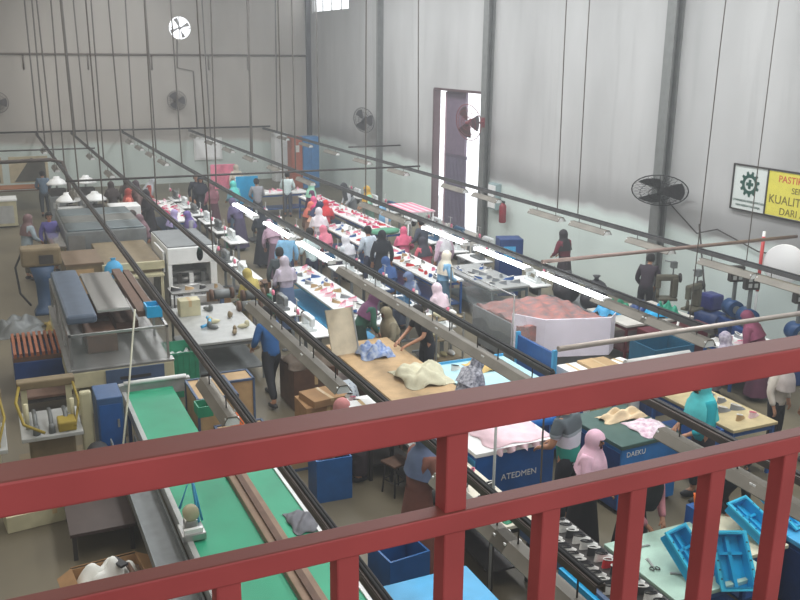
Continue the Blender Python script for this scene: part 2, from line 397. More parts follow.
# ------------------------------------------------------------------ wall fans
def fan(label, loc, rz, tilt, r, m=BLACK, arm=.45, up_=0):
    t = thing('wall_fan', label, 'fan', *loc, rz)
    Mx = Euler((tilt, 0, 0)).to_matrix()
    def tr(p): return Mx @ Vector(p)+Vector((0, -arm, 0))
    mb = MB()                                             # cage faces -Y locally
    for k in range(28):
        a = 2*PI*k/28; c, s = math.cos(a), math.sin(a)
        mb.tube([tr((c*r*.2, -.11, s*r*.2)), tr((c*r*.7, -.1, s*r*.7)), tr((c*r, -.02, s*r)), tr((c*r*.7, .06, s*r*.7)), tr((c*r*.2, .08, s*r*.2))], .005, 4, False)
    for rr, yy in ((r, -.02), (r*.7, -.1), (r*.4, -.11)):
        mb.tube([tr((math.cos(2*PI*k/24)*rr, yy, math.sin(2*PI*k/24)*rr)) for k in range(25)], .008 if rr < r else .014, 5, False)
    mb.obj('cage', m, t)
    mb = MB()
    for k in range(3):
        a0 = 2*PI*k/3
        def f(u, v):
            a = a0+(v-.5)*1.35*(1-.2*u); q = r*(.12+.76*u)
            return tr((math.cos(a)*q, -.03+(v-.5)*.09, math.sin(a)*q))
        mb.sheet(f, 4, 6)
    mb.obj('blades', mat('fan_blade', hx(70, 68, 70), .5), t)
    q = Mx.to_4x4()
    mb = MB().lathe([(.001, -.14), (.05, -.13), (.06, -.03), (.09, .05), (.09, .2), (.001, .24)], 0, -arm, 0, 14, 'y', M=q); mb.obj('motor', m, t)
    MB().tube([tr((0, .15, 0)), (0, -.12, -.03), (0, 0, -.03)], .025, 8).box(0, -.01, -.18, .14, .03, .3).obj('bracket', m, t)
    return t
fan('dark wall fan on the back wall below the bright round exhaust opening', (8.03, YB, 3.7), 0, -.1, .42, mat('brown_grey_fan', hx(78, 66, 62), .6), .4)
fan('black wall fan beside the thin column, left of the bright doorway', (XR-.02, 34.0, 3.25), -PI/2+.55, .2, .5, BLACK, .5)
fan('dusky red wall fan seen edge-on in front of the bright doorway', (XR-.3, 24.5, 3.85), -PI/2+.25, .15, .55, mat('dusky_red_fan', hx(120, 56, 62), .5), .6)
fan('big black wall fan on the column left of the safety sign', (XR-.24, 16.3, 2.95), -.75, .85, .62, mat('black_fan', hx(44, 44, 44), .6), .5)
fan('small dark fan at the left edge of the picture on the back wall', (.75, YB, 3.7), 0, -.1, .42, mat('brown_grey_fan', hx(78, 66, 62), .6), .4)
# exhaust ventilator in its round opening
t = thing('exhaust_fan', 'round exhaust fan opening glowing with daylight high on the back wall', 'exhaust fan', FX, YB+.02, FZ)
mb = MB(); n = 40; vs = []
for (rr, yy) in ((FR*.92, 0), (FR*.92, .12)): vs += [(rr*math.cos(2*PI*k/n), yy, rr*math.sin(2*PI*k/n)) for k in range(n)]
def sq(a):
    c, s = math.cos(a), math.sin(a); q = (FR+.03)/max(abs(c), abs(s)); return (q*c, q*s)
for yy in (0, .12): vs += [(sq(2*PI*k/n)[0], yy, sq(2*PI*k/n)[1]) for k in range(n)]
fs = []
for k in range(n):
    j = (k+1) % n; fs += [(k, j, n+j, n+k), (k, j, 2*n+j, 2*n+k), (n+k, n+j, 3*n+j, 3*n+k)]
mb.add(vs, fs); mb.obj('wall_plate', WALLB, t)
mb = MB()
for k in range(4):
    a0 = 2*PI*k/4+.4
    mb.sheet(lambda u, v, a0=a0: (math.cos(a0+(v-.5)*.42)*FR*(.12+.72*u), .08+(v-.5)*.1, math.sin(a0+(v-.5)*.42)*FR*(.12+.72*u)), 3, 4)
mb.lathe([(.001, .02), (.07, .03), (.07, .16), (.001, .17)], 0, 0, 0, 14, 'y').obj('blades', mat('vent_blade', hx(150, 150, 150), .5), t)
MB().tube([(-FR, .14, -.0), (FR, .14, 0)], .02, 6).tube([(0, .14, -FR), (0, .14, FR)], .02, 6).obj('motor_bracket', LGREY, t)
pipe([(8.25, YB-.05, 6.3), (8.2, YB-.05, 5.1), (8.9, YB-.05, 4.95), (8.95, YB-.05, 2.5)], .03, mat('rusty_wall_pipe', (.1, .09, .08)), 'thin electric conduit running down the back wall from the exhaust fan', 'conduit', 'conduit')

# ------------------------------------------------------------------ safety sign
t = thing('safety_sign', 'framed white and yellow safety sign with green cog and cross on the right wall', 'sign', XR-.03, 14.3, 2.78, -PI/2)
# local x runs along -Y world, local y = +X world... sign faces local -y
SW, SH = 4.2, .92
MB().box(SW/2, 0, 0, SW, .03, SH).obj('board', mat('sign_white', hx(206, 212, 208), .5, 0, .03), t)
MB().box(.93+(SW-.93)/2, -.018, .02, SW-.95, .01, SH-.04).obj('yellow_panel', mat('sign_yellow', hx(214, 204, 84), .5, 0, .05), t)
MB().box(SW/2, -.015, -.02, SW, .05, .03).box(SW/2, -.015, SH-.01, SW, .05, .03).box(0, -.015, -.02, .03, .05, SH+.04).box(.93, -.015, 0, .03, .05, SH).box(SW, -.015, -.02, .03, .05, SH+.04).obj('frame', DSTEEL, t)
SG = mat('sign_green', hx(28, 74, 62), .5, 0, 0)
mb = MB(); n = 66; cx, cz = .46, .55; vi = []; vo = []
for k in range(n):
    a = 2*PI*k/n+.1; ph = (k*11/n) % 1; ro = .265 if ph < .45 else .205
    vi.append((cx+.135*math.cos(a), -.021, cz+.135*math.sin(a))); vo.append((cx+ro*math.cos(a), -.021, cz+ro*math.sin(a)))
mb.add(vi+vo, [(k, (k+1) % n, (k+1) % n+n, k+n) for k in range(n)])
mb.box(cx, -.021, cz-.095, .065, .006, .19).box(cx, -.0212, cz-.032, .19, .006, .065).obj('cog_emblem', SG, t)
text(t, 'lettering', 'UTAMAKAN KESELAMATAN', .068, SG, (.47, -.02, .17), (PI/2, 0, 0), .002, 'CENTER')
text(t, 'lettering', 'DAN KESEHATAN KERJA', .06, SG, (.47, -.02, .075), (PI/2, 0, 0), .002, 'CENTER')
SY = mat('sign_dark_ink', hx(116, 104, 40), .5, 0, 0)
text(t, 'lettering', 'PASTIKAN', .19, mat('sign_red', hx(196, 72, 56), .5, 0, 0), (1.2, -.026, .7), (PI/2, 0, 0), .002)
text(t, 'lettering', 'SEMUA', .17, SY, (1.55, -.026, .51), (PI/2, 0, 0), .002)
text(t, 'lettering', 'KUALITAS ANDA', .24, SY, (1.0, -.026, .27), (PI/2, 0, 0), .002)
text(t, 'lettering', 'DARI AWAL', .2, SY, (1.3, -.026, .06), (PI/2, 0, 0), .002)

# ------------------------------------------------------------------ people
def skin_mesh(name, verts, edges, m, root=0, sub=1):
    me = D.meshes.new(name); me.from_pydata([v[0] for v in verts], edges, [])
    o = D.objects.new(name, me); C.objects.link(o)
    md = o.modifiers.new('s', 'SKIN'); md.use_smooth_shade = True
    for i, v in enumerate(verts):
        r_ = v[1]; me.skin_vertices[0].data[i].radius = (r_, r_) if not isinstance(r_, tuple) else r_
        me.skin_vertices[0].data[i].use_root = (i == root)
    ss = o.modifiers.new('u', 'SUBSURF'); ss.levels = sub; ss.render_levels = sub
    bpy.context.view_layer.update()
    out = D.meshes.new_from_object(o.evaluated_get(bpy.context.evaluated_depsgraph_get()))
    D.objects.remove(o); out.materials.clear(); out.materials.append(m)
    for p in out.polygons: p.use_smooth = True
    out.name = name; return out
POSES = {
 # elbow, wrist (right side; left mirrored unless given), lean, hip z, knee, ankle
 'stand': dict(el=(.25, .06, 1.08), wr=(.14, .27, 1.0), lean=.12, hz=.84, kn=(.1, .03, .46), an=(.1, 0, .09)),
 'bend': dict(el=(.25, .12, 1.08), wr=(.14, .34, .98), lean=.5, hz=.84, kn=(.1, .04, .46), an=(.1, -.02, .09)),
 'sit': dict(el=(.25, .1, 1.08), wr=(.13, .32, 1.08), lean=.28, hz=.84, kn=(.12, .4, .86), an=(.12, .36, .46), drop=.37),
 'stride': dict(el=(.27, .02, 1.1), wr=(.22, .2, .98), lean=.15, hz=.82, kn=(.14, .2, .47), an=(.17, .3, .09), kn2=(.14, -.16, .47), an2=(.2, -.36, .12)),
 'idle': dict(el=(.25, -.02, 1.07), wr=(.24, .07, .84), lean=.03, hz=.84, kn=(.1, .02, .46), an=(.1, 0, .09)),
 'reach': dict(el=(.25, .16, 1.16), wr=(.15, .46, 1.12), lean=.35, hz=.84, kn=(.1, .04, .46), an=(.1, 0, .09)),
}
PM = {}
def pose_pts(p):
    P_ = POSES[p]; lean = P_['lean']; piv = Vector((0, 0, .88)); Rm = Euler((-lean, 0, 0)).to_matrix(); dz = -P_.get('drop', 0)
    def U(v):
        return Rm @ (Vector(v)-piv)+piv+Vector((0, 0, dz))
    def Lw(v): return Vector(v)+Vector((0, 0, dz))
    return P_, U, Lw
def person_meshes(p):
    if p in PM: return PM[p]
    P_, U, Lw = pose_pts(p); out = {}
    # body: one continuous skin-grown figure with head, hands of five fingers, feet
    V = []; E_ = []
    def add(co_, r_, par=None):
        V.append((tuple(co_), r_)); i = len(V)-1
        if par is not None: E_.append((par, i))
        return i
    pel = add(Lw((0, 0, .88)), (.125, .1)); sp = add(U((0, 0, 1.04)), (.115, .085), pel); ch = add(U((0, 0, 1.24)), (.135, .095), sp)
    nb = add(U((0, 0, 1.37)), .055, ch); nk = add(U((0, .012, 1.42)), .048, nb)
    hb = add(U((0, .03, 1.475)), (.062, .07), nk); hm = add(U((0, .025, 1.54)), (.077, .088), hb); ht = add(U((0, .01, 1.605)), (.062, .07), hm)
    for s in (-1, 1):
        sh = add(U((s*.165, 0, 1.335)), .055, ch)
        el = add(U((s*P_['el'][0], *P_['el'][1:])), .042, sh); wv = U((s*P_['wr'][0], *P_['wr'][1:])); wr = add(wv, .027, el)
        d = (wv-U((s*P_['el'][0], *P_['el'][1:]))).normalized(); side = Vector((-s, 0, 0)); side = (side-d*side.dot(d)).normalized(); dn = Vector((0, 0, -1))
        dn = (dn-d*dn.dot(d)-side*dn.dot(side)).normalized()
        pm = add(wv+d*.055, (.034, .02), wr); pk = pm
        for k in range(4):
            o_ = (k-1.5)*.021; ln = (.062, .075, .07, .055)[k]
            b0 = wv+d*.085+side*o_*-1
            f0 = add(b0, .0095, pm); f1 = add(b0+d*ln*.55+dn*.012, .0085, f0); add(b0+d*ln*.85+dn*.035, .0075, f1)
        t0 = add(wv+d*.035+side*.036+dn*.008, .012, wr); add(wv+d*.075+side*.055+dn*.02, .0095, t0)
    for s in (-1, 1):
        kn = P_['kn'] if (s == 1 or 'kn2' not in P_) else P_['kn2']; an = P_['an'] if (s == 1 or 'an2' not in P_) else P_['an2']
        hp = add(Lw((s*.09, 0, P_['hz'])), .09, pel); k_ = add(Lw((s*kn[0], kn[1], kn[2])), .06, hp); a_ = add(Lw((s*an[0], an[1], an[2])), .04, k_)
        add(Lw((s*an[0]*1.05, an[1]+.12, an[2]-.04)), (.038, .025), a_)
    body = skin_mesh('body_'+p, V, E_, SKIN, 0, 1)
    # face: eyes, nose, mouth and ears welded into the same mesh
    bm = bmesh.new(); bm.from_mesh(body)
    def blob(c, r_, mi, sc=(1, 1, 1)):
        n0 = len(bm.faces); q = bmesh.ops.create_icosphere(bm, subdivisions=1, radius=r_)
        for v in q['verts']: v.co = U(Vector((v.co.x*sc[0], v.co.y*sc[1], v.co.z*sc[2]))+Vector(c))
        for f in {f for v in q['verts'] for f in v.link_faces}: f.material_index = mi; f.smooth = True
    for s in (-1, 1): blob((s*.031, .098, 1.545), .013, 1, (1.3, .6, .7)); blob((s*.077, .02, 1.53), .024, 0, (.4, .8, 1.2))
    blob((0, .112, 1.52), .016, 0, (.8, 1, 1.5)); blob((0, .1, 1.487), .014, 2, (1.5, .5, .5))
    bm.to_mesh(body); bm.free(); body.materials.append(EYE); body.materials.append(mat('lips', hx(140, 78, 72), .5, 0, 0))
    out['body'] = body
    # shirt with sleeves
    for nm, full in (('shirt_long', 1), ('shirt_short', 0)):
        V = []; E_ = []
        a0 = add(Lw((0, -.01, .78)), (.17, .145)); a = add(Lw((0, 0, .9)), (.165, .135), a0); b = add(U((0, 0, 1.05)), (.158, .128), a); c = add(U((0, 0, 1.24)), (.168, .13), b); cc = add(U((0, .0, 1.35)), (.12, .1), c); add(U((0, .01, 1.41)), (.066, .062), cc)
        for s in (-1, 1):
            sh = add(U((s*.165, 0, 1.335)), .082, c); e0 = U((s*P_['el'][0], *P_['el'][1:])); s0 = U((s*.165, 0, 1.33))
            if full:
                e = add(e0, .06, sh); w0 = U((s*P_['wr'][0], *P_['wr'][1:])); add(e0.lerp(w0, .93), .045, e)
            else: add(s0.lerp(e0, .75), .07, sh)
        out[nm] = skin_mesh(nm+'_'+p, V, E_, WHITE, 0, 1)
    # trousers
    V = []; E_ = []
    a0 = add(Lw((0, 0, 1.0)), (.135, .11)); a = add(Lw((0, 0, .9)), (.145, .12), a0)
    for s in (-1, 1):
        kn = P_['kn'] if (s == 1 or 'kn2' not in P_) else P_['kn2']; an = P_['an'] if (s == 1 or 'an2' not in P_) else P_['an2']
        h = add(Lw((s*.09, 0, P_['hz']-.03)), .108, a); k_ = add(Lw((s*kn[0], kn[1], kn[2])), .078, h); add(Lw((s*an[0], an[1], an[2]+.05)), .062, k_)
    out['trousers'] = skin_mesh('trousers_'+p, V, E_, DSTEEL, 0, 1)
    # shoes
    for s in (-1, 1):
        mb = MB(); an = P_['an'] if (s == 1 or 'an2' not in P_) else P_['an2']; q = Lw((s*an[0], an[1], 0)); z = P_.get('drop', 0)*-1+an[2]-.09
        mb.ball(q.x, q.y+.05, z+.045, .048, .13, .05, 10); out['shoe%d' % s] = mb.mesh('shoe_'+p, BLACK)
    # skirt
    rings = 8; n = 24; mb = MB(); vs = []
    kn = P_['kn']; seat = p == 'sit'
    for i in range(rings+1):
        u = i/rings
        if seat:
            path = [Lw((0, 0, .95)), Lw((0, .08, .86)), Lw((0, .3, .86)), Lw((0, .42, .78)), Lw((0, .42, .5))]
            q = u*4; k = min(3, int(q)); c = path[k].lerp(path[k+1], q-k); rx_, ry_ = .17+.05*u, .12+.03*u
            for j in range(n):
                a = 2*PI*j/n; f = 1+.05*math.sin(a*7)*u
                if k in (1, 2) and u < .8: vs.append(c+Vector((math.cos(a)*rx_*f, -.02, math.sin(a)*ry_*f)))
                else: vs.append(c+Vector((math.cos(a)*rx_*f, math.sin(a)*ry_*f, .0)))
        else:
            z = 1.0-.9*u; rx_ = .15+.13*u; ry_ = .125+.11*u
            if p == 'stride': ry_ += .14*u
            for j in range(n):
                a = 2*PI*j/n; f = 1+.07*math.sin(a*8+1)*u
                vs.append(Lw((math.cos(a)*rx_*f, math.sin(a)*ry_*f, z)))
    mb.add(vs, [(i*n+j, i*n+(j+1) % n, (i+1)*n+(j+1) % n, (i+1)*n+j) for i in range(rings) for j in range(n)], True)
    out['skirt'] = mb.mesh('skirt_'+p, WHITE)
    # hijab: rings over the crown opening for the face, falling over shoulders
    n = 28; vs = []; zs = [1.665, 1.65, 1.62, 1.58, 1.54, 1.5, 1.46, 1.43, 1.38, 1.31, 1.22, 1.13]
    rr = [(.02, .02), (.05, .055), (.083, .095), (.1, .115), (.104, .12), (.1, .115), (.095, .108), (.1, .11), (.155, .13), (.205, .16), (.225, .18), (.235, .195)]
    cy = [.005, .01, .012, .012, .01, .01, .012, .01, .01, .02, .03, .03]
    for i, z in enumerate(zs):
        for j in range(n):
            a = 2*PI*j/n; f = 1+(.035*math.sin(a*6+i*.4) if i > 7 else 0)
            zz = z-(.05*max(0, math.sin(a)) if i == len(zs)-1 else 0)
            vs.append(U((math.cos(a)*rr[i][0]*f, cy[i]+math.sin(a)*rr[i][1]*f, zz)))
    fs = []
    for i in range(len(zs)-1):
        for j in range(n):
            am = 2*PI*(j+.5)/n; front = abs(am-PI/2) < (.85 if 3 <= i <= 4 else .7)
            if 2 < i < 6 and front: continue
            fs.append((i*n+j, i*n+(j+1) % n, (i+1)*n+(j+1) % n, (i+1)*n+j))
    mb = MB(); mb.add(vs, fs, True); mb.add([vs[j] for j in range(n)], [tuple(range(n))])
    out['headscarf'] = mb.mesh('headscarf_'+p, WHITE)
    # short and long hair
    for nm, lng in (('hair', 0), ('long_hair', 1)):
        vs = []; zs = [1.66, 1.65, 1.62, 1.58, 1.54, 1.5, 1.46]+([1.4, 1.3, 1.2] if lng else [])
        rr = [.02, .05, .08, .095, .098, .09, .075, .085, .1, .07]
        for i, z in enumerate(zs):
            for j in range(n):
                a = 2*PI*j/n; q = rr[i]; y_ = math.sin(a)*q*1.13
                if i > 6: y_ = -.06-abs(y_)*.4+(.06 if math.sin(a) > 0 else 0)
                vs.append(U((math.cos(a)*q, y_+.008, z)))
        fs = []
        for i in range(len(zs)-1):
            for j in range(n):
                am = 2*PI*(j+.5)/n
                if 2 < i and abs(am-PI/2) < (1.2 if i < 4 else 1.6) and i <= 6: continue
                fs.append((i*n+j, i*n+(j+1) % n, (i+1)*n+(j+1) % n, (i+1)*n+j))
        mb = MB(); mb.add(vs, fs, True); mb.add([vs[j] for j in range(n)], [tuple(range(n))]); out[nm] = mb.mesh(nm+'_'+p, BLACK)
    PM[p] = out; return out
CL = {}
def cloth(rgb, tone=None):
    k = 'cloth_%d_%d_%d' % rgb + ('t' if tone else '')
    return mat(k, hx(*rgb), .8, 0, .12, 9 if not tone else 22, .25, tone2=hx(*tone) if tone else None)
def person(label, x, y, rz, pose, top, bottom, scarf=None, hair='hair', z=0, s=1.0, long_sleeve=True, skirt=False, hairc=(22, 18, 18)):
    """rz = heading (0 looks along +Y, to the back wall)"""
    t = thing('person', label, 'person', x, y, z, rz); t.scale = (s, s, s); ms = person_meshes(pose)
    def p(nm, key, m=None):
        o = D.objects.new(nm, ms[key]); C.objects.link(o); o.parent = t
        if m: o.material_slots[0].link = 'OBJECT'; o.material_slots[0].material = m
    p('body', 'body'); p('shirt', 'shirt_long' if long_sleeve else 'shirt_short', top)
    if skirt: p('skirt', 'skirt', bottom)
    else: p('trousers', 'trousers', bottom)
    p('shoe', 'shoe-1'); p('shoe', 'shoe1')
    if scarf: p('headscarf', 'headscarf', scarf)
    else: p('hair', hair, cloth(hairc))
    return t

def striped():
    """shirt cloth woven in broad bands: charcoal yoke, white, teal, white hem"""
    m = D.materials.new('striped_shirt'); m.use_nodes = True; n = m.node_tree.nodes; l = m.node_tree.links; b = n['Principled BSDF']; b.inputs['Roughness'].default_value = .85
    tc = n.new('ShaderNodeTexCoord'); sp = n.new('ShaderNodeSeparateXYZ'); l.new(tc.outputs['Object'], sp.inputs[0]); r = n.new('ShaderNodeValToRGB'); r.color_ramp.interpolation = 'CONSTANT'
    mr = n.new('ShaderNodeMapRange'); mr.inputs[1].default_value = .78; mr.inputs[2].default_value = 1.42; l.new(sp.outputs['Z'], mr.inputs[0]); l.new(mr.outputs[0], r.inputs['Fac'])
    st = [(0, (206, 214, 220)), (.14, (40, 150, 136)), (.4, (214, 214, 226)), (.62, (150, 160, 168)), (.68, (88, 98, 104))]
    for i, (q, c) in enumerate(st):
        e = r.color_ramp.elements[i] if i < 2 else r.color_ramp.elements.new(q)
        e.position = q; e.color = (*hx(*c), 1)
    l.new(r.outputs['Color'], b.inputs['Base Color']); return m

# ------------------------------------------------------------------ kit of furniture and machines
def table(label, x, y, sx, sy, h, top_m, leg_m=BLUE, rz=0, group=None, name='workbench', cat='table', shelf=True, lip=None):
    t = thing(name, label, cat, x, y, 0, rz, group)
    MB().box(0, 0, h-.045, sx, sy, .045, bev=.006).obj('table_top', top_m, t)
    for a in (-1, 1):
        for b in (-1, 1): MB().box(a*(sx/2-.05), b*(sy/2-.05), 0, .045, .045, h-.045).obj('leg', leg_m, t)
    mb = MB()
    for a in (-1, 1): mb.box(a*(sx/2-.05), 0, h-.12, .03, sy-.14, .05)
    for b in (-1, 1): mb.box(0, b*(sy/2-.05), h-.12, sx-.14, .03, .05)
    mb.obj('apron', leg_m, t)
    if shelf: MB().box(0, 0, .22, sx-.08, sy-.08, .025).obj('shelf', leg_m, t)
    if lip: MB().box(0, sy/2, h-.03, sx, .02, .07).box(0, -sy/2, h-.03, sx, .02, .07).obj('lip', lip, t)
    return t
def mk_sewing(body_m):
    """industrial sewing machine on its own stand, operator at -Y"""
    def make():
        t = thing('sewing_machine', '', 'sewing machine', 0, 0)
        MB().box(0, 0, .74, 1.05, .52, .035, bev=.01).obj('table_top', WHITE, t)
        for s in (-1, 1):
            MB().box(s*.42, 0, .0, .05, .46, .04).box(s*.42, 0, .04, .045, .06, .7).box(s*.42, 0, .7, .045, .4, .04).obj('stand_leg', MGREY, t)
        MB().box(0, -.12, .06, .5, .28, .02, rx=.15).obj('treadle', DSTEEL, t)
        MB().lathe([(.001, -.12), (.09, -.12), (.1, 0), (.09, .12), (.001, .12)], .15, .05, .58, 14, 'x').obj('motor', DSTEEL, t)
        h = MB().box(.05, .06, .775, .5, .18, .05, bev=.01).box(.24, .06, .82, .11, .13, .2, bev=.02).box(.03, .06, .96, .46, .11, .1, bev=.03).box(-.17, .06, .87, .09, .1, .17, bev=.02)
        ho = h.obj('machine_head', body_m, t)
        MB().lathe([(.001, 0), (.06, .003), (.065, .03), (.03, .04), (.001, .04)], .3, .06, .99, 16, 'x').obj('handwheel', DSTEEL, ho)
        MB().tube([(-.17, .06, .87), (-.17, .06, .8)], .006, 6).box(-.17, .06, .79, .03, .02, .008).obj('needle_bar', STEEL, ho)
        MB().tube([(.38, .18, .77), (.38, .18, 1.3)], .01, 6).tube([(.25, .18, 1.28), (.5, .18, 1.28)], .007, 5).obj('thread_stand', STEEL, t)
        for k in (-1, 1): MB().lathe([(.001, 0), (.035, .0), (.028, .1), (.001, .11)], .38+k*.08, .18, 1.0, 10).obj('thread_cone', (PINK, OFFW)[k > 0], t)
        return t
    return Proto(make)
SEW_W, SEW_B, SEW_G = mk_sewing(mat('white_machine_head', (.72, .76, .76), .35, 0, .05)), mk_sewing(mat('teal_blue_machine_head', hx(50, 96, 130), .4)), mk_sewing(IRON)
def mk_post():
    t = thing('post_bed_machine', '', 'sewing machine', 0, 0)
    MB().lathe([(.001, 0), (.25, 0), (.25, .03), (.07, .06), (.05, .75), (.14, .8), (.001, .82)], 0, 0, 0, 14).obj('pedestal', IRON, t)
    MB().box(.0, 0, .8, .4, .3, .05, bev=.01).box(.15, 0, .85, .14, .16, .45, bev=.03).box(-.02, 0, 1.22, .46, .13, .13, bev=.03).box(-.2, 0, 1.05, .1, .11, .22, bev=.02).lathe([(.04, 0), (.03, .18), (.001, .19)], -.2, 0, .85, 10).obj('machine_head', mat('olive_iron', hx(96, 92, 78), .5, .2), t)
    MB().lathe([(.001, 0), (.1, .003), (.105, .03), (.03, .04), (.001, .04)], .24, 0, 1.28, 16, 'x').obj('handwheel', DSTEEL, t)
    MB().tube([(.1, 0, 1.35), (.1, 0, 1.62), (-.1, 0, 1.66)], .015, 6).box(.1, 0, 1.5, .12, .12, .14).obj('thread_stand', IRON, t)
    return t
POST = Proto(mk_post)
def mk_stool():
    t = thing('stool', '', 'stool', 0, 0)
    MB().box(0, 0, .44, .34, .3, .035, bev=.01).obj('seat', BRW, t)
    for a in (-1, 1):
        for b in (-1, 1): MB().tube([(a*.12, b*.1, .44), (a*.15, b*.13, 0)], .014, 6).obj('leg', DSTEEL, t)
    MB().tube([(-.14, -.12, .2), (.14, -.12, .2), (.14, .12, .2), (-.14, .12, .2), (-.14, -.12, .2)], .009, 5).obj('stretcher', DSTEEL, t)
    return t
STOOL = Proto(mk_stool)
def crate(label, x, y, z, sx, sy, sz, m, rz=0, name='plastic_crate', cat='crate', group=None, tilt=0, slots=True, fill=None):
    t = thing(name, label, cat, x, y, z, rz, group); w = .022
    if tilt: t.rotation_euler = (tilt, 0, rz)
    MB().box(0, 0, 0, sx, sy, w).box(sx/2-w/2, 0, w, w, sy, sz-w).box(-sx/2+w/2, 0, w, w, sy, sz-w).box(0, sy/2-w/2, w, sx-2*w, w, sz-w).box(0, -sy/2+w/2, w, sx-2*w, w, sz-w).obj('walls', m, t)
    if slots:
        mb = MB()
        for s in (-1, 1):
            mb.box(s*sx/2, 0, sz-.035, .03, sy+.03, .035).box(0, s*sy/2, sz-.035, sx, .03, .035)
            for k in range(5):
                u = (k-2)/5; mb.box(s*(sx/2+.004), u*sy, .04, .014, .025, sz-.08); mb.box(u*sx, s*(sy/2+.004), .04, .025, .014, sz-.08)
        mb.obj('rim', m, t)
    if fill:
        random.seed(sum(map(ord, label))); ph = rnd(0, 6)
        MB().sheet(lambda u, v: ((u-.5)*(sx-2*w), (v-.5)*(sy-2*w), sz*.75+.05*math.sin(u*9+ph)*math.sin(v*7+ph)+.04*math.sin(u*23)*math.cos(v*19)), 14, 14, sz*.3).obj('contents', fill, t)
    return t
def carton(label, x, y, z, sx, sy, sz, m=CARTON, rz=0, open_=False, group=None, cat='box', name='carton'):
    t = thing(name, label, cat, x, y, z, rz, group)
    if not open_:
        MB().box(0, 0, 0, sx, sy, sz, bev=.008).obj('body', m, t)
        MB().box(0, 0, sz, .06, sy+.002, .002).box(0, -sy/2-.001, sz*.6, .06, .002, sz*.4).obj('tape', mat('brown_tape', hx(186, 160, 118), .35, 0, .05), t)
    else:
        w = .008
        MB().box(0, 0, 0, sx, sy, w).box(sx/2, 0, 0, w, sy, sz).box(-sx/2, 0, 0, w, sy, sz).box(0, sy/2, 0, sx, w, sz).box(0, -sy/2, 0, sx, w, sz).obj('body', m, t)
        for s in (-1, 1):
            MB().box(s*(sx/2+.08), 0, sz-.03, .18, sy, w, ry=s*.5).obj('flap', m, t); MB().box(0, s*(sy/2+.08), sz-.03, sx, .18, w, rx=-s*.6).obj('flap', m, t)
    return t
def heap(label, x, y, z, sx, sy, sz, m, name='cloth_heap', cat='cloth', group=None, rz=0, seed=1, folds=8):
    rs = random.Random(seed); ps = [(rs.uniform(3, folds), rs.uniform(3, folds), rs.uniform(0, 6), rs.uniform(.1, .35)) for _ in range(5)]
    def f(u, v):
        a, b = u*2-1, v*2-1; q = max(0, 1-(abs(a)**2.6+abs(b)**2.6)*.9)
        h = q**.5*(.6+sum(w*math.sin(p*a+c)*math.cos(q_*b+c) for p, q_, c, w in ps)*.5)
        return (a*sx/2*(1+.06*math.sin(b*7)), b*sy/2*(1+.06*math.sin(a*6)), max(.006, h*sz))
    o = MB().sheet(f, 22, 22, .004).obj(name, m); o.location = (x, y, z); o.rotation_euler = (0, 0, rz)
    return tag(o, label, cat, group)
def mk_upper(m, trim):
    """one stitched shoe upper: low hollow shell with a collar and tongue"""
    def make():
        def f(u, v):
            a = 2*PI*u; t = v
            L_ = .13; x = math.cos(a)*L_*(1-.35*t) ; w = .045*(1+.15*math.cos(a)); y = math.sin(a)*w*(1-.35*t)
            z = .075*t*(1.0-.35*math.cos(a))
            return (x-.03*t, y, z)
        o = MB().sheet(f, 18, 5).obj('shoe_upper', m)
        MB().tube([(math.cos(2*PI*k/14)*.085-.03, math.sin(2*PI*k/14)*.03, .075*(1-.35*math.cos(2*PI*k/14))) for k in range(15)], .007, 5).obj('collar', trim, o)
        MB().box(.035, 0, .045, .07, .03, .006, ry=.5).obj('tongue', trim, o)
        return tag(o, '', 'shoe upper')
    return Proto(make)
UP = {k: mk_upper(a, b) for k, (a, b) in dict(white=(OFFW, BLACK), black=(BLACK, OFFW), pink=(PINK, OFFW), red=(REDC, OFFW), magenta=(MAGENTA, OFFW), pale=(LPINK, PINK), blue=(mat('blue_fabric', hx(44, 88, 150), .8), OFFW), grey=(mat('grey_fabric', hx(130, 134, 138), .8), OFFW), tan=(TAN, OFFW)).items()}
def strew(kinds, x0, x1, y0, y1, z, n, label, group, seed, step=None, rzr=3.1, layers=1):
    """separate shoe uppers scattered over a table top without overlapping"""
    rs = random.Random(seed); nx = max(1, int((x1-x0)/.24)); cells = [(i, j) for i in range(nx) for j in range(max(1, int((y1-y0)/.27)))]
    rs.shuffle(cells); ny = max(1, int((y1-y0)/.27))
    for (i, j) in cells[:n]:
        k = rs.choice(kinds)
        UP[k](x0+(i+.5)*(x1-x0)/nx+rs.uniform(-.02, .02), y0+(j+.5)*(y1-y0)/ny+rs.uniform(-.02, .02), z, rs.uniform(-rzr, rzr) if rzr > 1 else rs.uniform(-rzr, rzr), label.replace('COL', k), group.replace('COL', k))

# ================================================================== LEFT: ovens, pressing machines, belt line
N, S_, E_, W_ = 0, PI, -PI/2, PI/2          # headings: back wall, camera, right wall, left
